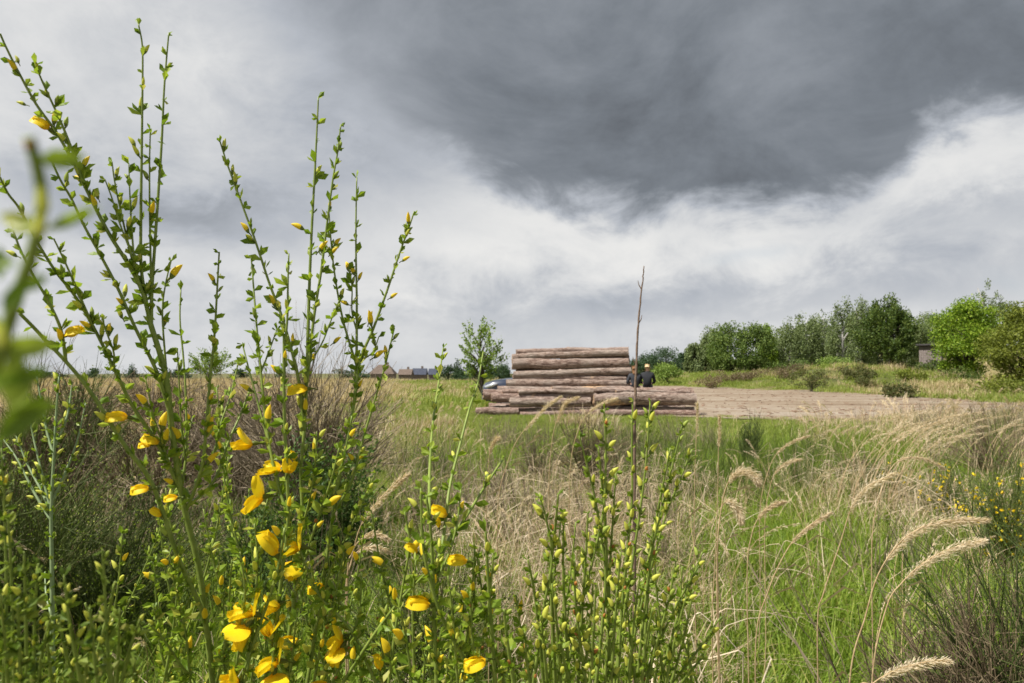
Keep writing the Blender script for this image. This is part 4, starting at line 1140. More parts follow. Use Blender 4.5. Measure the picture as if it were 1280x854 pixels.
class Broom:
    def __init__(s, name, label, base, cat='bush', group=None, stem='stem', seed=0, lmat='broom_leaf'):
        s.lm = lmat
        s.root = empty(name, base); tag(s.root, label, cat, group)
        s.b = np.array(base, float); s.rng = np.random.default_rng(seed); s.leaf = MB(); s.st = stem; s.pathpx = []; s.path3 = []; s.nb = 0; s.rest = {k: MB() for k in BUDS}
    def stem(s, px, d0, d1, r0=.0022, r1=.0008, attach=False, leaf=.0112, step=.0076, bud=.26, mix='ggglly', nodes=True, ground=True, lf=3, bsz=1.15):
        """px: tip first, then down the stem. d0 distance of the tip, d1 of the low end"""
        px = [tuple(map(float, q)) for q in px]
        n = len(px); end = None
        if attach and s.pathpx:
            A = np.vstack(s.pathpx); B = np.vstack(s.path3)
            k = int(np.argmin(((A - np.array(px[-1])) ** 2).sum(1))); end = B[k]; d1 = float(end[1])
        dd = np.linspace(d0, d1, n)
        p3 = [np.array(P(x, y, d)) for (x, y), d in zip(px, dd)]
        if end is not None: p3[-1] = end
        vis = crom(p3, 7); full = vis
        if end is None and ground:
            e = vis[-1]; t = norm(vis[-1] - vis[-2])
            low = s.b + np.array([(e[0] - s.b[0]) * .25, (e[1] - s.b[1]) * .25, (e[2] - s.b[2]) * .35])
            full = np.vstack([vis[:-1], crom([e, (e + t * .12 * (e[2] - s.b[2]) + low) / 2, low, s.b + s.rng.normal(0, .012, 3) * [1, 1, 0]], 4)])
        vis = full[:len(vis)]
        s.path3.append(vis[:-1]); k = np.linspace(0, n - 1, len(vis))[:-1]
        s.pathpx.append(np.stack([np.interp(k, range(n), [q[0] for q in px]), np.interp(k, range(n), [q[1] for q in px])], -1))
        L = np.concatenate([[0], np.cumsum(np.linalg.norm(np.diff(full, axis=0), axis=1))])
        Lv = L[len(vis) - 1]
        rad = r1 + (r0 - r1) * np.clip(L / max(Lv, 1e-6), 0, 1) ** .9
        rad = np.where(L > Lv, r0 + (L - Lv) * .0035, rad)
        m = MB(); m.tube(full - s.b, rad, 6); m.build('stem', M[s.st], s.root, True)
        if not nodes: return
        # leaves and buds along it
        a = s.rng.random() * 6.28; q = .001
        while q < Lv:
            i = min(np.searchsorted(L, q), len(full) - 1); i0 = max(i - 1, 0)
            f = (q - L[i0]) / max(L[i] - L[i0], 1e-9); c = full[i0] + (full[i] - full[i0]) * f
            tan = norm(full[max(i0 - 1, 0)] - full[min(i0 + 1, len(full) - 1)])
            ref = norm(np.cross(tan, [.3, .9, .1])); ref2 = np.cross(tan, ref)
            out = ref * math.cos(a) + ref2 * math.sin(a); a += 2.4 + s.rng.normal(0, .3)
            fr = q / Lv; sz = leaf * (.85 + .3 * min(1, fr * 3)) * s.rng.uniform(.7, 1.2)
            if s.rng.random() < .92: leaflets(s.leaf, c - s.b, out, tan, sz, s.rng, int(s.rng.integers(2, lf + 1)))
            if s.rng.random() < bud and q > .006:
                s.bud(c, norm(out * .6 + tan * s.rng.uniform(.5, 1.3)), mix[int(s.rng.integers(0, len(mix)))], s.rng.uniform(.75, 1.15) * bsz)
            q += step * s.rng.uniform(.3, 1.9)
    def bud(s, c, d, key, sc=1.0):
        me = BUDS[key][int(s.rng.integers(0, len(BUDS[key])))]
        if s.nb < 290:
            o = obj('bud', me, s.root); o.location = Vector(np.array(c) - s.b); o.rotation_mode = 'QUATERNION'
            o.rotation_quaternion = frame_q(d, (0, 0, 1)); o.scale = (sc,) * 3
        s.nb += 1
    def near(s, px, py):
        A = np.vstack(s.pathpx); B = np.vstack(s.path3); k = int(np.argmin(((A - np.array([px, py])) ** 2).sum(1)))
        return B[k]
    def flo(s, px, py, ang, kind, sc=1.0, tow=.25, roll=0.0):
        """flower centred near the photo point; ang = direction it points on the picture, degrees from right, counter-clockwise"""
        d = float(s.near(px, py)[1]) - .004
        ax = Vector((math.cos(math.radians(ang)), -tow, math.sin(math.radians(ang))))
        up = Vector((math.sin(math.radians(roll)), -.25, math.cos(math.radians(roll))))
        pos = Vector(P(px, py, d)) - ax.normalized() * .009 * sc
        f = flower(s.root, pos, ax, up, kind, sc)
        # stalk back to the stem
        e = s.near(px, py); q = np.array(pos) - np.array(ax.normalized()) * .006 * sc
        m = MB(); m.tube(crom([np.array(e) - s.b, (np.array(e) + q) / 2 - s.b + [0, 0, .001], q - s.b], 3), .0006, 5); m.build('flower_stalk', M['stem'], s.root)
    def ybud(s, px, py, ang, sc=1.0, key='y'):
        d = float(s.near(px, py)[1]); a = math.radians(ang)
        ax = np.array([math.cos(a), -.15, math.sin(a)])
        s.bud(np.array(P(px, py, d)) - ax * .008 * sc, ax, key, sc)
    def fill(s, n, x0, x1, y0, y1, d0, d1, bud=.4, mix='ggllly', lean=.12, **kw):
        """more shoots of the same bush, rising between the traced ones"""
        for _ in range(n):
            x = s.rng.uniform(x0, x1); y = y0 + (y1 - y0) * s.rng.random() ** .8; d = s.rng.uniform(d0, d1)
            k = s.rng.normal(0, lean); bx = lambda yy: x + (yy - y) * (k + .0006 * (yy - y) * np.sign(k))
            s.stem([(x, y), (bx(y + .35 * (870 - y)), y + .35 * (870 - y)), (bx(y + .7 * (870 - y)), y + .7 * (870 - y)), (bx(875), 875)], d, d + .03, .0018, .0008, bud=bud, mix=mix, **kw)
    def done(s):
        o = s.leaf.build('leaves', M[s.lm], s.root); o['kind'] = 'stuff'

def gbase(px, d): return ((px - CX) / FPX * d, d, h1((px - CX) / FPX * d, d))

# ---- tall broom on the left
b = Broom('broom_bush', 'tall green broom on the left whose budding stems rise highest into the sky', gbase(300, .78), seed=1)
MAIN = dict(r0=.0030, r1=.0008)
b.stem([(186, 398), (207, 469), (215, 538), (229, 629), (250, 719), (266, 854)], .70, .74, .0036, .0030, nodes=True, bud=.2, leaf=.006)
b.stem([(25, 392), (53, 421), (106, 480), (154, 554), (191, 607), (223, 698), (255, 772), (266, 850)], .60, .73, .0030, .0016, bud=.18, step=.013)
T = dict(attach=True)
b.stem([(0, 42), (8, 60), (22, 88), (45, 130), (70, 165), (90, 200), (112, 245), (135, 290), (160, 330), (178, 365), (190, 410)], .63, .7, .0022, .0009, True, bud=.4)
b.stem([(44, 80), (52, 100), (62, 122), (75, 150), (88, 182), (100, 215), (110, 240)], .62, .7, .0015, .0007, True, bud=.4)
b.stem([(173, 30), (178, 60), (178, 120), (177, 200), (176, 280), (177, 340), (187, 402)], .68, .7, .0020, .0008, True, step=.014)
b.stem([(211, 41), (208, 75), (205, 115), (202, 180), (198, 240), (194, 300), (190, 360), (190, 410)], .70, .7, .0020, .0008, True, step=.015, bud=.2)
b.stem([(188, 161), (187, 200), (187, 250), (188, 310), (190, 380)], .69, .7, .0014, .0007, True)
b.stem([(140, 202), (143, 225), (149, 255), (158, 295), (168, 335), (180, 385)], .67, .7, .0015, .0007, True, bud=.4)
b.stem([(131, 224), (140, 248), (150, 280), (165, 320), (175, 352)], .66, .7, .0012, .0006, True, bud=.35)
b.stem([(161, 204), (162, 235), (164, 275), (168, 330)], .68, .7, .0012, .0006, True)
b.stem([(66, 205), (76, 226), (90, 250), (105, 282), (125, 318), (148, 362), (170, 412), (196, 465), (212, 520)], .62, .7, .0020, .0009, True, bud=.3)
b.stem([(0, 222), (10, 242), (25, 262), (48, 305), (70, 340), (95, 372), (120, 415), (146, 468), (166, 508), (200, 560), (226, 620)], .58, .7, .0021, .0009, True, bud=.25)
b.stem([(16, 288), (28, 318), (45, 350), (60, 376), (76, 412), (92, 450)], .58, .62, .0016, .0008, True, bud=.3)
b.stem([(67, 298), (80, 325), (92, 352), (103, 378), (115, 408)], .62, .65, .0014, .0007, True, bud=.45)
b.stem([(128, 398), (133, 415), (142, 440), (147, 462)], .64, .66, .0010, .0006, True, bud=.5)
b.stem([(214, 326), (207, 355), (203, 390), (206, 440), (213, 500)], .71, .72, .0014, .0007, True)
b.stem([(226, 362), (225, 400), (229, 445), (232, 490), (233, 560), (235, 620)], .76, .74, .0015, .0008, True, bud=.08, step=.02)
b.stem([(222, 440), (224, 480), (226, 520), (229, 580)], .72, .73, .0012, .0007, True, bud=.3)
b.stem([(274, 315), (271, 370), (268, 420), (262, 480), (258, 530), (252, 585), (244, 640)], .72, .73, .0020, .0009, True, bud=.3)
b.stem([(297, 457), (288, 495), (276, 530), (266, 570), (256, 600)], .78, .74, .0014, .0009, True, bud=.2)
b.stem([(312, 488), (300, 520), (287, 549), (268, 600), (250, 640)], .78, .74, .0018, .0010, True, bud=.2)
b.stem([(182, 474), (192, 520), (205, 560), (215, 600)], .69, .72, .0012, .0007, True, bud=.3)
b.stem([(207, 610), (214, 660), (224, 700), (240, 750)], .70, .73, .0012, .0007, True, bud=.3)
b.stem([(290, 700), (287, 740), (284, 790), (282, 854)], .70, .72, .0014, .0009, False, bud=.3)
b.stem([(212, 690), (220, 740), (232, 790), (238, 854)], .68, .72, .0014, .0008, False, bud=.3)
b.stem([(186, 780), (205, 800), (225, 830), (240, 854)], .68, .72, .0014, .0008, True, bud=.4)
for x, y, a, k, sc in [(152, 521, 172, 'c', .88), (193, 551, 150, 'c', .8), (184, 556, 175, 'c', .55), (180, 611, 178, 'c', .78), (88, 416, 25, 'c', .85), (217, 622, 178, 'c', .6), (198, 642, 130, 'c', .55), (56, 157, 140, 'c', .8)]:
    b.flo(x, y, a, k, sc)
for x, y, a, sc in [(176, 130, 85, 1.2), (21, 75, 115, .8), (120, 244, 115, 1.0), (150, 394, 120, 1.0), (15, 318, 155, 1.0), (27, 130, 165, .9), (166, 180, 125, 1.0)]:
    b.ybud(x, y, a, sc, 'l')
b.fill(9, 150, 300, 600, 800, .68, .95, .3)
b.fill(5, 225, 300, 470, 620, .8, 1.1, .25)
b.done()

# ---- middle broom with the open flowers
b = Broom('broom_bush', 'flowering broom left of centre with large open yellow flowers at the bottom', gbase(430, .85), seed=2)
b.stem([(355, 420), (355, 480), (356, 536), (359, 600), (360, 655), (352, 720), (345, 790), (340, 854)], .66, .68, .0021, .0014, bud=.3)
b.stem([(384, 470), (381, 530), (376, 590), (378, 650), (372, 720), (362, 790), (356, 854)], .74, .72, .0022, .0016, bud=.3)
b.stem([(446, 458), (443, 500), (434, 549), (420, 620), (408, 700), (396, 780), (384, 854)], .76, .74, .0022, .0015, bud=.3)
b.stem([(275, 177), (284, 205), (295, 235), (306, 265), (317, 295), (327, 325), (338, 358), (352, 395), (365, 440), (374, 480), (380, 540)], .72, .74, .0019, .0008, True, bud=.3)
b.stem([(398, 121), (396, 165), (393, 225), (389, 300), (386, 380), (384, 480)], .75, .74, .0021, .0008, True, step=.015, bud=.2)
b.stem([(426, 156), (422, 190), (416, 225), (409, 278), (402, 335), (392, 400), (384, 475)], .74, .74, .0018, .0008, True, bud=.25)
b.stem([(446, 222), (445, 270), (445, 320), (446, 380), (446, 462)], .77, .76, .0016, .0007, True, step=.012, bud=.2)
b.stem([(518, 264), (510, 288), (500, 315), (485, 360), (467, 410), (450, 452), (440, 505)], .76, .76, .0019, .0008, True, bud=.25)
b.stem([(493, 410), (482, 455), (470, 495), (455, 545), (440, 600), (420, 640)], .76, .75, .0016, .0008, True, bud=.2)
b.stem([(411, 262), (415, 315), (421, 360), (430, 405), (440, 455)], .75, .76, .0014, .0007, True, bud=.3)
b.stem([(436, 336), (440, 360), (440, 390), (446, 420)], .76, .76, .0010, .0006, True, bud=.4)
b.stem([(361, 317), (360, 350), (359, 400), (357, 440)], .66, .66, .0014, .0007, True, bud=.35)
b.stem([(314, 322), (317, 360), (321, 410), (327, 475), (334, 540), (346, 600), (356, 650)], .73, .68, .0017, .0008, True, bud=.25)
b.stem([(303, 430), (312, 465), (324, 510), (340, 560)], .72, .7, .0012, .0007, True, bud=.3)
b.stem([(346, 412), (336, 440), (328, 470)], .73, .73, .0010, .0006, True, bud=.3)
b.stem([(424, 375), (412, 405), (402, 430), (390, 455)], .74, .74, .0010, .0006, True, bud=.4)
b.stem([(474, 420), (466, 440), (452, 455)], .76, .76, .0009, .0006, True, bud=.4)
b.stem([(424, 560), (414, 600), (400, 640), (384, 690), (372, 740)], .70, .70, .0014, .0008, True, bud=.5, mix='glllyr')
b.stem([(470, 590), (455, 625), (436, 665), (416, 705), (398, 760)], .72, .73, .0014, .0008, True, bud=.45, mix='glly')
b.stem([(396, 540), (394, 580), (388, 620), (378, 660)], .70, .71, .0012, .0007, True, bud=.5, mix='glllyr')
b.stem([(440, 520), (430, 570), (418, 610), (404, 650)], .72, .72, .0012, .0007, True, bud=.5, mix='gllyr')
b.stem([(318, 655), (322, 700), (318, 760), (312, 820), (305, 854)], .64, .64, .0016, .0008, False, bud=.4, mix='gll')
b.stem([(300, 690), (306, 740), (300, 800), (292, 854)], .63, .64, .0014, .0008, False, bud=.35)
b.stem([(356, 660), (345, 720), (325, 780), (300, 854)], .64, .64, .0018, .0012, False, bud=.3)
b.stem([(368, 668), (384, 712), (402, 748), (440, 790), (470, 854)], .68, .70, .0019, .0010, False, bud=.3)
b.stem([(430, 690), (420, 740), (405, 790), (392, 854)], .70, .70, .0015, .0008, False, bud=.4, mix='gllyr')
b.stem([(452, 720), (448, 770), (430, 820), (415, 854)], .70, .70, .0014, .0008, False, bud=.4, mix='gllr')
b.stem([(545, 705), (505, 745), (470, 790), (428, 854)], .66, .69, .0018, .0010, False, bud=.35, mix='glly')
FL = [(309, 554, 178, 'h', 1.02, 0), (346, 583, 140, 'o', 1.05, 30), (362, 587, 60, 'h', .7, 0), (321, 622, 185, 'o', 1.15, -15), (377, 486, 180, 'c', .95, 0), (341, 684, 110, 'c', 1.15, 0), (368, 682, 165, 'o', 1.2, 30),
      (366, 708, 265, 'h', 1.0, 10), (311, 764, 150, 'o', 1.15, 20), (305, 790, 240, 'h', 1.15, 0), (336, 788, 100, 'h', 1.1, 0), (356, 802, 10, 'c', .95, 0), (341, 826, 170, 'o', 1.15, 10), (343, 850, 275, 'h', 1.15, 0), (344, 757, 200, 'h', .85, 0),
      (422, 800, 200, 'o', 1.1, -20), (424, 815, 240, 'h', 1.0, 0), (400, 734, 180, 'c', .85, 0), (474, 831, 95, 'c', .8, 0), (404, 857, 170, 'c', .8, 0), (293, 852, 150, 'h', .9, 0)]
for x, y, a, k, sc, ro in FL: b.flo(x, y, a, k, sc, .3, ro)
for x, y, a, sc in [(377, 286, 160, 1.0), (401, 312, 45, 1.0), (417, 315, 40, 1.0), (450, 347, 60, .9), (506, 325, 25, .9), (491, 371, 30, .9), (462, 401, 70, .9), (432, 380, 160, .9), (420, 427, 35, 1.0), (470, 446, 30, 1.0),
                    (450, 482, 60, .9), (343, 381, 120, 1.0), (366, 425, 85, 1.0), (392, 448, 80, .8), (345, 464, 135, 1.0), (309, 289, 130, .9), (478, 706, 160, .9), (440, 574, 130, 1.0), (424, 578, 80, .8), (392, 560, 100, .8), (450, 573, 30, .8)]:
    b.ybud(x, y, a, sc)
b.fill(24, 280, 480, 600, 820, .68, 1.05, .4, 'ggglllllyr')
b.done()

# ---- broom at the bottom, centre
b = Broom('broom_bush', 'broom at the bottom centre with single yellow flowers and pale side shoots', gbase(570, .78), seed=3)
b.stem([(533, 620), (538, 660), (541, 707), (543, 780), (546, 854)], .62, .64, .0022, .0010, bud=.5, mix='gllly')
b.stem([(526, 610), (530, 690), (548, 760), (570, 805), (598, 854)], .60, .63, .0020, .0010, bud=.45, mix='glly')
b.stem([(607, 664), (610, 720), (614, 780), (619, 854)], .60, .63, .0020, .0010, bud=.4, mix='gllr', step=.012)
b.stem([(630, 762), (634, 800), (642, 854)], .58, .60, .0018, .0010, bud=.4, mix='glr')
b.stem([(554, 435), (548, 480), (541, 530), (537, 590), (538, 650)], .92, .66, .0018, .0009, True, bud=.2, step=.013)
b.stem([(604, 440), (597, 480), (587, 510), (574, 560), (562, 610), (553, 680), (546, 720)], .85, .66, .0019, .0009, True, bud=.3, step=.012)
b.stem([(628, 575), (605, 610), (580, 650), (558, 680), (548, 735)], .80, .66, .0019, .0012, True, bud=.15, step=.016)
b.stem([(576, 612), (572, 650), (562, 690), (552, 730)], .66, .65, .0013, .0007, True, bud=.5, mix='glly')
b.stem([(506, 640), (512, 680), (504, 730), (494, 790), (486, 854)], .64, .66, .0016, .0008, bud=.5, mix='gllly')
b.stem([(560, 720), (566, 770), (572, 854)], .60, .62, .0014, .0008, bud=.5, mix='gll')
b.stem([(520, 700), (516, 760), (518, 854)], .62, .64, .0014, .0008, bud=.5, mix='glly')
b.stem([(588, 740), (590, 790), (596, 854)], .60, .62, .0013, .0008, bud=.5, mix='gllr')
b.stem([(500, 760), (508, 800), (515, 854)], .6, .62, .0013, .0008, bud=.5, mix='glly')
b.stem([(656, 790), (658, 820), (662, 854)], .6, .62, .0013, .0008, bud=.5, mix='gllr')
for x, y, a, k, sc in [(553, 641, 145, 'c', .85), (577, 700, 165, 'c', .8), (529, 754, 160, 'c', .95), (599, 827, 185, 'c', .9), (548, 655, 100, 'c', .5), (518, 687, 135, 'c', .6)]:
    b.flo(x, y, a, k, sc)
for x, y, a, sc in [(478, 706, 145, 1.0), (517, 690, 130, 1.0), (565, 795, 110, 1.0)]: b.ybud(x, y, a, sc)
b.fill(15, 480, 665, 640, 820, .62, .95, .45, 'gglllyr')
b.done()

# ---- dense budding broom, right of centre
b = Broom('broom_bush', 'dense broom full of lime green buds, right of the centre at the bottom', gbase(775, .85), seed=4)
E = [([(675, 620), (684, 655), (690, 700), (680, 760), (667, 854)], .62), ([(698, 617), (694, 660), (688, 705)], .62), ([(724, 545), (732, 575), (742, 615), (750, 660), (757, 720), (752, 790), (745, 854)], .66),
     ([(755, 512), (757, 550), (757, 590), (754, 640), (741, 700), (724, 770), (705, 854)], .64), ([(791, 500), (790, 560), (790, 624), (782, 707), (776, 780), (772, 854)], .68), ([(813, 500), (809, 560), (804, 610), (791, 700), (779, 774), (768, 854)], .70),
     ([(853, 530), (845, 565), (836, 600), (818, 670), (800, 749), (784, 854)], .72), ([(865, 562), (848, 605), (832, 645), (808, 732), (792, 800), (782, 854)], .72), ([(878, 690), (864, 728), (849, 765), (824, 854)], .70),
     ([(899, 774), (878, 805), (850, 842), (838, 854)], .70), ([(874, 707), (852, 745), (832, 785), (802, 854)], .68), ([(705, 640), (704, 700), (706, 760), (712, 854)], .63), ([(660, 700), (668, 740), (674, 790)], .62),
     ([(735, 640), (732, 700), (728, 760), (722, 854)], .64), ([(770, 590), (766, 650), (762, 720), (760, 800), (756, 854)], .67), ([(826, 640), (815, 690), (806, 760), (796, 854)], .66), ([(845, 700), (836, 750), (822, 800), (808, 854)], .66),
     ([(690, 730), (696, 780), (700, 854)], .62), ([(718, 700), (720, 760), (732, 854)], .62), ([(858, 745), (846, 790), (832, 854)], .66), ([(776, 690), (770, 760), (764, 854)], .62), ([(745, 730), (742, 790), (738, 854)], .61), ([(676, 770), (680, 810), (684, 854)], .6),
     ([(800, 720), (792, 780), (786, 854)], .63), ([(880, 820), (866, 836), (852, 854)], .68), ([(838, 560), (826, 620), (812, 690)], .72), ([(748, 560), (752, 600), (756, 640)], .64), ([(816, 760), (808, 800), (802, 854)], .62), ([(700, 800), (706, 830), (712, 854)], .6)]
for k, (q, d) in enumerate(E):
    b.stem(q, d, d + .03, .0017, .0008, bud=.62, mix='ggglllllllr', step=.0078, leaf=.0076, bsz=1.15)
for x, y, a, sc in [(799, 708, 105, 1.0), (819, 697, 80, .9), (752, 672, 40, 1.0), (757, 607, 100, .8), (678, 784, 120, 1.0), (766, 690, 70, .7)]: b.ybud(x, y, a, sc)
b.fill(26, 665, 880, 640, 830, .62, .9, .55, 'ggglllllr', leaf=.0078)
b.done()

# ---- pale grey green stem at the left
b = Broom('broom_shoot', 'pale grey green broom stem standing alone at the lower left', gbase(75, .95), seed=5, stem='stem_pale')
b.stem([(74, 469), (70, 520), (68, 560), (64, 640), (65, 719), (66, 854)], .95, .92, .0036, .0012, bud=.2, step=.010)
for q in ([(32, 484), (40, 538), (52, 590), (64, 640)], [(107, 504), (97, 549), (82, 590), (66, 628)], [(4, 549), (22, 575), (44, 618), (62, 655)], [(46, 470), (52, 505), (60, 545), (67, 575)], [(90, 480), (84, 520), (74, 565)], [(56, 715), (58, 745), (65, 770)], [(20, 545), (34, 580), (50, 610), (62, 640)]):
    b.stem(q, .97, .93, .0020, .0008, True, bud=.3, mix='gll', step=.008, leaf=.009)
b.done()

# ---- near, softly blurred broom at the lower left corner
b = Broom('broom_bush', 'dark green broom close to the camera in the lower left corner', gbase(60, .46), seed=6, lmat='broom_leaf_dark')  # darker leaf colour stands in for shade from the neighbouring bush
for q, d in [([(10, 645), (14, 720), (18, 854)], .42), ([(2, 560), (6, 650), (8, 760), (4, 854)], .44), ([(30, 690), (32, 760), (34, 854)], .40), ([(128, 687), (131, 740), (134, 800), (138, 854)], .38), ([(80, 719), (86, 770), (93, 810), (101, 854)], .38),
             ([(48, 705), (44, 760), (42, 854)], .42), ([(64, 770), (54, 810), (48, 854)], .42), ([(112, 760), (116, 800), (122, 854)], .37), ([(150, 760), (148, 810), (146, 854)], .40), ([(175, 775), (162, 812), (152, 854)], .40), ([(22, 755), (24, 800), (26, 854)], .38), ([(0, 740), (6, 800), (10, 854)], .38)]:
    b.stem(q, d, d + .02, .0012, .0006, bud=.45, mix='gglll', step=.0055, leaf=.0075, bsz=.66)
for x, y, a, sc in [(4, 607, 100, .6), (44, 771, 45, .6), (52, 778, 30, .6), (2, 838, 160, .8)]: b.ybud(x, y, a, sc)
b.fill(9, 0, 170, 700, 830, .40, .55, .45, 'gglll', leaf=.0078, bsz=.66, step=.006)
b.done()

# ---- very near shoot, strongly out of focus, at the left edge
b = Broom('broom_shoot', 'very near blurred broom shoot crossing the left edge of the photo', gbase(-160, .165), seed=8)
b.stem([(36, 172), (48, 215), (52, 255), (42, 310), (22, 370), (2, 430), (-30, 520), (-80, 640)], .085, .10, .0011, .0007, nodes=False)
def bigleaf(px, py, ang, L, d, W=.45):
    L = L * .9; c = np.array(P(px, py, d)); dr = np.array([math.cos(math.radians(ang)), .15, math.sin(math.radians(ang))])
    s_ = np.array([-dr[2], -.2, dr[0]]); nn = norm(np.cross(dr, s_)); c = c - b.b
    b.leaf.add([c, c + dr * L * .35 + s_ * L * W * .45, c + dr * L * .7 + s_ * L * W * .4, c + dr * L, c + dr * L * .7 - s_ * L * W * .4, c + dr * L * .35 - s_ * L * W * .45, c + dr * L * .5 - nn * L * .08],
               None, [[0, 1, 6], [1, 2, 6], [2, 3, 6], [3, 4, 6], [4, 5, 6], [5, 0, 6]])
for a in [(44, 200, 5, .0068), (50, 196, 150, .003), (46, 285, 160, .0065), (52, 290, 28, .0085, .085, .22), (48, 280, 190, .005), (10, 420, 150, .006), (12, 470, 200, .007), (5, 480, 20, .0062), (-4, 540, 30, .0085), (0, 350, 100, .005), (8, 515, 60, .006), (2, 390, 60, .0055), (-6, 440, 10, .008), (4, 500, 80, .0075), (-5, 555, 50, .009), (28, 365, 40, .004), (20, 330, 170, .004)]:
    bigleaf(*(a if len(a) > 4 else (*a, .085)))
for x, y, a, k in [(34, 178, 110, 'r'), (50, 300, 75, 'l'), (52, 270, 95, 'l'), (6, 440, 110, 'l')]:
    b.bud(np.array(P(x, y, .085)) - np.array([math.cos(math.radians(a)), 0, math.sin(math.radians(a))]) * .002, (math.cos(math.radians(a)), -.1, math.sin(math.radians(a))), k, .35)
b.done()
# ------------------------------------------------------------------ middle-ground shrubs
def twig_bush(name, label, px, d, h, w, n, mats, seed, curve=.25, tw=.0045, side=5, cat='shrub', group=None, blossom=0, leaf=0, leafmat='bramble_leaf', lean=(0, 0), ll=.03, part='twigs'):
    """many arching stems from one base; each main limb a part, the fine twigs one part"""
    rng = np.random.default_rng(seed)
    x = (px - CX) / FPX * d
    root = empty(name, (x, d, h1(x, d))); tag(root, label, cat, group)
    fine = MB(); lf = MB(); bl = MB(); tips = []
    for i in range(n):
        a = rng.random() * 6.28; sp = w * math.sqrt(rng.random()); hh = h * rng.uniform(.55, 1.0) * (1 - .35 * (sp / w) ** 2)
        e = np.array([math.cos(a) * sp + lean[0] * hh, math.sin(a) * sp + lean[1] * hh, hh]); b0 = np.array([math.cos(a), math.sin(a), 0]) * .06 * rng.random()
        t = np.linspace(0, 1, 7)[:, None]
        p = b0 + (e - b0) * np.hstack([t ** (1 + curve * 2), t ** (1 + curve * 2), t ** (1 - curve * .4)]) + rng.normal(0, .02 * h, (7, 3)) * t
        r = tw * rng.uniform(.7, 1.4)
        if i < 12:
            mb = MB(); mb.tube(p, np.linspace(r * 2, r * .5, 7), 5); mb.build('stem', M[mats[0]], root, True)
        else: fine.tube(p, np.linspace(r * 1.2, r * .4, 7), 3, 0, False)
        for k in range(side):
            j = rng.integers(2, 6); q0 = p[j]; l = hh * rng.uniform(.12, .38)
            dd = norm(norm(p[j] - p[j - 1]) + rng.normal(0, .45, 3)); up = np.array([0, 0, .25 * l])
            q = np.stack([q0, q0 + dd * l * .5 + up * .2, q0 + dd * l + up])
            fine.tube(q, [r * .55, r * .45, r * .22], 3, 0, False); tips.append(q)
            for _ in range(2):
                q1 = q[1]; d2 = norm(dd + rng.normal(0, .5, 3)); fine.tube(np.stack([q1, q1 + d2 * l * .45]), [r * .35, r * .18], 3, 0, False)
        tips.append(p[-3:])
    fine.build('twigs', M[mats[-1]], root)['kind'] = 'stuff'
    def on_tips(m):
        k = rng.integers(0, len(tips), m); u = rng.random(m)[:, None]
        A = np.array([tips[i][0] for i in k]); B = np.array([tips[i][-1] for i in k]); return A + (B - A) * u, norm(B - A)
    if leaf:
        c, t = on_tips(leaf); leaf_cards(lf, c + rng.normal(0, .02, c.shape), t + rng.normal(0, .9, c.shape), ll * rng.uniform(.6, 1.3, leaf), ll * .55, rng, .2)
        lf.build('leaves', M[leafmat], root)['kind'] = 'stuff'
    if blossom:
        c, t = on_tips(blossom)
        for _ in range(3): leaf_cards(bl, c, t * .4 + rng.normal(0, .8, c.shape), .024, .021, rng, .2)
        bl.build('blossom', M['blossom'], root)['kind'] = 'stuff'
    return root

twig_bush('dead_bush', 'bare brown dead bush on the left, its twigs reaching above the horizon', 385, 6.4, 2.02, .95, 120, ['twig_brown', 'twig_grey'], 1, .3, .006, 7)
twig_bush('dead_bush', 'low sprawling dead bush between the bare tall one and the lone far tree', 300, 7.4, 1.55, .8, 70, ['twig_grey', 'twig_grey'], 2, .3, .006, 6)
twig_bush('bramble_bush', 'dark green leafy bush below the bare brown dead bush', 410, 5.0, 1.22, .62, 60, ['twig_brown', 'twig_olive'], 3, .3, .004, 5, cat='bush', leaf=5200, ll=.034)
twig_bush('bramble_bush', 'low green leafy tangle to the left of the dark leafy bush', 345, 4.6, .80, .50, 40, ['twig_brown', 'twig_olive'], 33, .3, .004, 5, cat='bush', leaf=3000, ll=.03)
twig_bush('broom_clump', 'dark olive broom clump at the left edge behind the pale stem', 20, 3.6, 1.50, .75, 150, ['twig_olive', 'twig_olive'], 4, .25, .0035, 6, leaf=2600, leafmat='broom_leaf', ll=.014)
twig_bush('broom_clump', 'olive broom clump between the pale stem and the tall left broom', 130, 3.9, 1.12, .75, 150, ['twig_olive', 'twig_olive'], 5, .25, .0035, 6, leaf=2600, leafmat='broom_leaf', ll=.014)
twig_bush('dead_broom', 'brown dead broom at the far left edge rising above the horizon', 45, 5.4, 1.85, .55, 70, ['twig_brown', 'twig_brown'], 6, .2, .005, 6)
twig_bush('dead_broom', 'brown dead broom low behind the tall left broom', 190, 6.5, 1.28, .9, 90, ['twig_grey', 'twig_brown'], 7, .3, .005, 6)
twig_bush('broom_clump', 'green broom clump low behind the bottom centre broom', 540, 3.3, .92, .55, 120, ['twig_olive', 'twig_olive'], 8, .3, .003, 6, leaf=1800, leafmat='broom_leaf', ll=.013)
twig_bush('dead_broom', 'greyish dead broom standing before the middle of the log pile', 735, 8.5, 1.12, .65, 110, ['twig_grey', 'twig_brown'], 9, .25, .004, 6)
twig_bush('broom_clump', 'small upright green broom tuft at the edge of the sandy road', 933, 10.5, .98, .22, 60, ['twig_olive', 'twig_olive'], 10, .2, .005, 5, lean=(.12, 0))
twig_bush('broom_clump', 'olive tuft before the lower right end of the log pile', 672, 9.0, .95, .4, 60, ['twig_olive', 'twig_grey'], 11, .25, .004, 5)
twig_bush('flowering_broom', 'small broom with yellow blossom in the grass on the right', 1182, 6.6, .90, .34, 60, ['twig_olive', 'twig_olive'], 12, .3, .003, 5, blossom=80)
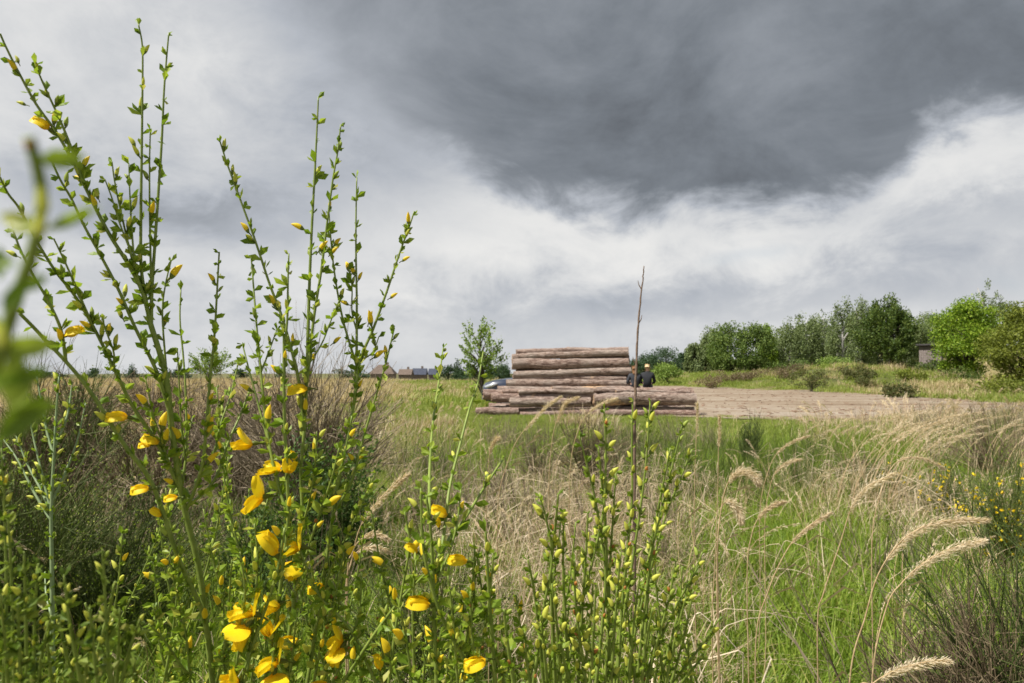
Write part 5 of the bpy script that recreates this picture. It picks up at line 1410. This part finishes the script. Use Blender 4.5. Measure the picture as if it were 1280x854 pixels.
twig_bush('flowering_broom', 'yellow blossoming broom at the right edge above the dark broom', 1258, 5.0, 1.16, .32, 90, ['twig_olive', 'twig_olive'], 13, .3, .003, 6, blossom=150, leaf=700, leafmat='broom_leaf', ll=.02)
twig_bush('flowering_broom', 'sparse low broom with few yellow dots left of the other blossoming brooms', 1105, 7.6, .66, .40, 40, ['twig_olive', 'twig_olive'], 14, .3, .003, 5, blossom=26)
twig_bush('dead_broom', 'brown dead broom behind the blossoming broom at the right edge', 1235, 9.0, 1.12, .7, 80, ['twig_grey', 'twig_brown'], 15, .3, .005, 6)
twig_bush('dead_broom', 'low brown dead broom in the grass right of the road tuft', 1070, 9.0, .62, .6, 70, ['twig_grey', 'twig_brown'], 16, .35, .004, 6)
twig_bush('broom_clump', 'large dark broom in the lower right corner with arching green twigs', 1300, 2.5, 1.18, .60, 120, ['twig_olive', 'twig_olive'], 17, .35, .0032, 6, lean=(-.08, 0), leaf=600, leafmat='broom_leaf', ll=.011)
twig_bush('dead_broom', 'dark brown bare broom stems at the bottom right', 1245, 2.45, .90, .46, 190, ['twig_brown', 'twig_brown'], 18, .2, .0036, 5)
twig_bush('broom_clump', 'thin upright dark broom stems left of the lower right corner', 1150, 2.7, .74, .30, 60, ['twig_olive', 'twig_brown'], 19, .15, .0034, 4)

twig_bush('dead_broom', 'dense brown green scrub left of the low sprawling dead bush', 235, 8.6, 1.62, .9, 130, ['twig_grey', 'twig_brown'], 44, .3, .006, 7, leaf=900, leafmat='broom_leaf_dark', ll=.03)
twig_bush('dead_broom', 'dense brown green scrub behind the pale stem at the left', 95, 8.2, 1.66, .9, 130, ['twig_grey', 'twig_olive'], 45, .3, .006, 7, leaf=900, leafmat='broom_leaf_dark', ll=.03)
twig_bush('dead_broom', 'far brown dead scrub on the left horizon, nearest the left edge', 105, 15, 1.75, 1.6, 90, ['twig_grey', 'twig_brown'], 41, .3, .010, 6)
twig_bush('dead_broom', 'far brown dead scrub on the left horizon, behind the tall left broom', 190, 19, 1.7, 1.9, 90, ['twig_grey', 'twig_grey'], 42, .3, .012, 6)
twig_bush('dead_broom', 'far brown dead scrub on the horizon right of the lone far tree', 335, 17, 1.75, 1.9, 90, ['twig_grey', 'twig_grey'], 43, .3, .011, 6)

# ------------------------------------------------------------------ tall bare stalk
def bare_stalk():
    pts = [P(805, 332, 3.1), P(803, 352, 3.1), P(799, 392, 3.09), P(796, 440, 3.08), P(794, 500, 3.06), P(793, 545, 3.05)]
    b = P(791, 640, 3.0); base = Vector((b.x, 3.0, h1(b.x, 3.0)))
    p = crom([base, *[pts[i] for i in (5, 4, 3, 2, 1, 0)]], 7) - np.array(base)
    p += np.random.default_rng(2).normal(0, .0009, p.shape)
    root = empty('bare_stalk', base); tag(root, 'tall thin bare brown stalk standing in front of the seated people', 'stalk')
    m = MB(); m.tube(p, np.linspace(.0082, .0022, len(p)) * (1 + .12 * np.sin(np.arange(len(p)) * 2.1)), 7); m.build('stem', M['dry_stem_brown'], root, True)
    for k in (12, 19, 26, 33):
        if k < len(p):
            mm = MB(); q = p[k]; mm.tube([q, q + np.array([.012 * (-1) ** k, 0, .02]), q + np.array([.016 * (-1) ** k, 0, .04])], [.003, .0022, .001], 5); mm.build('side_twig', M['dry_stem_brown'], root)
M['dry_stem_brown'] = stem_mat('dry_stem_brown', (.10, .065, .045), (.22, .15, .105), 60)
bare_stalk()

# ------------------------------------------------------------------ dry reed grass with feathery heads
def reed(label, px, d, r=.0022, pl=.45, wid=.020, n=420, seed=0, ln=.0115, group='dry reed grass heads in the meadow', tone='plume', base=None):
    """px: head tip first, then down the stalk"""
    rng = np.random.default_rng(seed + 77)
    p3 = [np.array(P(x, y, d + (k * .01))) for k, (x, y) in enumerate(px)]
    e = p3[-1]; bx = (e[0] + .35 * (p3[-1] - p3[-2])[0], e[1] + .05)
    b0 = np.array([bx[0], bx[1], h1(*bx)])
    p = crom(p3 + [(e + b0) / 2 + [0.01, 0, 0], b0], 8)
    root = empty('reed_grass', b0); tag(root, label, 'grass stalk', group)
    m = MB(); m.tube(p - b0, np.linspace(r * .45, r * 1.15, len(p)), 5); m.build('stem', M['dry_stalk'], root, True)
    k = int(len(crom(p3, 8)) * pl); head = p[:max(4, k)][::-1] - b0
    wid = wid * .62; q = MB(); plume_on(q, head, ln, wid, int(n * 1.8), rng, 0, (.55, 0, -.5), 1.1)
    q.build('seed_head', M[tone], root)
    lv = MB(); i = len(p) // 2
    for s_ in range(2):
        c = p[min(i + s_ * 5, len(p) - 2)] - b0; dx = .10 + .1 * rng.random(); sg = rng.choice([-1, 1])
        lv.add([c, c + [sg * dx * .4, .002, .03], c + [sg * dx * .4 + .004, .004, .024], c + [sg * dx, 0, -.05]], None, [[0, 1, 2], [1, 3, 2]])
    lv.build('leaf_blade', M['grass_dry'], root)
R = [
 ('pale fluffy reed head right of centre, curling over beside two upright stalks', [(947, 604), (938, 592), (922, 590), (909, 606), (901, 640), (897, 700)], 2.0, .62, .030, 900),
 ('second pale fluffy reed head just below the curling one, right of centre', [(926, 652), (918, 634), (906, 628), (900, 648), (896, 720)], 2.0, .6, .028, 700),
 ('long arching reed head on the right, uppermost of the pair sweeping towards the right edge', [(1232, 650), (1200, 650), (1160, 656), (1125, 678), (1098, 718), (1082, 770), (1062, 854)], 1.75, .62, .026, 1000),
 ('long arching reed head on the right, lower of the pair sweeping towards the right edge', [(1228, 676), (1200, 682), (1160, 700), (1128, 728), (1108, 760), (1090, 854)], 1.8, .60, .026, 900),
 ('reed head right of centre pointing up to the right, highest of the near meadow heads', [(1118, 592), (1100, 600), (1080, 612), (1064, 636), (1050, 680), (1030, 740), (1022, 780)], 2.2, .55, .022, 700),
 ('slender reed head pointing up right, between the curling head and the arching pair', [(1037, 641), (1015, 655), (995, 672), (978, 698), (960, 740), (945, 800)], 2.1, .5, .016, 480),
 ('short curved reed head above the slender slanting one', [(980, 627), (964, 632), (950, 645), (940, 668), (934, 720)], 2.3, .6, .018, 420),
 ('reed head lying low at the bottom edge on the right', [(1185, 826), (1155, 828), (1120, 838), (1092, 854), (1070, 880)], 1.6, .7, .020, 600),
 ('feathery reed head in the dark shrubbery left of centre, pointing up right', [(509, 593), (490, 608), (468, 632), (450, 660), (440, 700), (432, 760)], 1.7, .6, .018, 520),
 ('small drooping reed head just under the feathery one left of centre', [(484, 674), (470, 668), (455, 672), (441, 690), (434, 740)], 1.7, .62, .014, 300),
 ('small low reed head at left of centre, lowest of three', [(486, 690), (468, 684), (450, 688), (438, 705), (432, 760)], 1.75, .6, .012, 240),
 ('reed head crossing the log pile from lower left to upper right', [(700, 496), (682, 508), (664, 528), (648, 548), (634, 580), (622, 640)], 2.8, .55, .020, 520),
 ('upright reed head in front of the middle of the log pile', [(722, 497), (706, 504), (697, 524), (690, 552), (686, 620)], 2.9, .6, .022, 560),
 ('thick reed head leaning right before the thickest log', [(770, 498), (752, 504), (736, 516), (722, 540), (712, 600)], 3.0, .55, .018, 420),
 ('pale short seed head in the grass left of the log pile', [(622, 548), (617, 552), (612, 566), (610, 600), (608, 650)], 2.6, .55, .022, 420),
 ('straight upright reed stalk left of the curling heads, its tip beside the thickest log', [(871, 505), (871, 530), (869, 580), (868, 640), (868, 720)], 2.6, .35, .010, 200),
 ('upright brown reed stalk directly left of the curling pale heads', [(899, 520), (898, 560), (897, 620), (894, 700), (890, 780)], 2.3, .28, .010, 180),
 ('reed head among the grass at the road edge, leaning right above the meadow', [(1010, 545), (990, 552), (972, 566), (960, 590), (950, 640)], 3.4, .55, .018, 380),
 ('reed head low in the middle of the right meadow, leaning right', [(1000, 574), (984, 578), (970, 590), (962, 612), (956, 660)], 3.0, .6, .018, 380),
 ('reed head bowed over before the blossoming brooms', [(1180, 586), (1160, 575), (1135, 572), (1115, 584), (1100, 620), (1090, 680)], 2.6, .55, .016, 420),
]
for k, (lab, px, d, pl, wid, n) in enumerate(R): reed(lab, px, d, .0022, pl, wid, n, k)

def reed_clump(label, px, d, n, h0, h1_, w, seed, lean=.55):
    rng = np.random.default_rng(seed); x = (px - CX) / FPX * d
    root = empty('reed_clump', (x, d, h1(x, d))); tag(root, label, 'grass clump', 'wind swept reed clumps on the right')
    for i in range(n):
        hh = rng.uniform(h0, h1_); b = np.array([rng.uniform(-w, w), rng.uniform(-.3, .3), 0]); ln = lean * rng.uniform(.7, 1.3)
        t = np.linspace(0, 1, 10)[:, None]
        p = b + np.hstack([ln * hh * t ** 2.2, rng.normal(0, .08) * hh * t ** 2, hh * (t - .24 * t ** 4)])
        m = MB(); m.tube(p, np.linspace(.0035, .0015, 10), 4, 0, False); s = m.build('stem', M['dry_stalk'], root)
        q = MB(); plume_on(q, crom(p[-4:], 4), .028, .024, 200, rng, 0, (.6, 0, -.4)); q.build('seed_head', M['plume'], root)
    lv = MB(); blades(lv, n * 9, w, h0 * .3, h1_ * .75, .008, .45, rng, (.3, 0), 4, 0, .6); lv.build('leaves', M['grass_dry'], root)['kind'] = 'stuff'
reed_clump('tall dry reed clump bent by the wind, in front of the bright rounded tree', 1098, 7.2, 20, 1.25, 1.6, .5, 1)
reed_clump('wind bent dry reed clump at the right edge, right of the tallest reed clump', 1262, 8.0, 12, 1.2, 1.5, .5, 2)
reed_clump('shorter dry reed clump before the road, left of the tallest reed clump', 1040, 10.5, 9, .85, 1.1, .6, 3, .45)
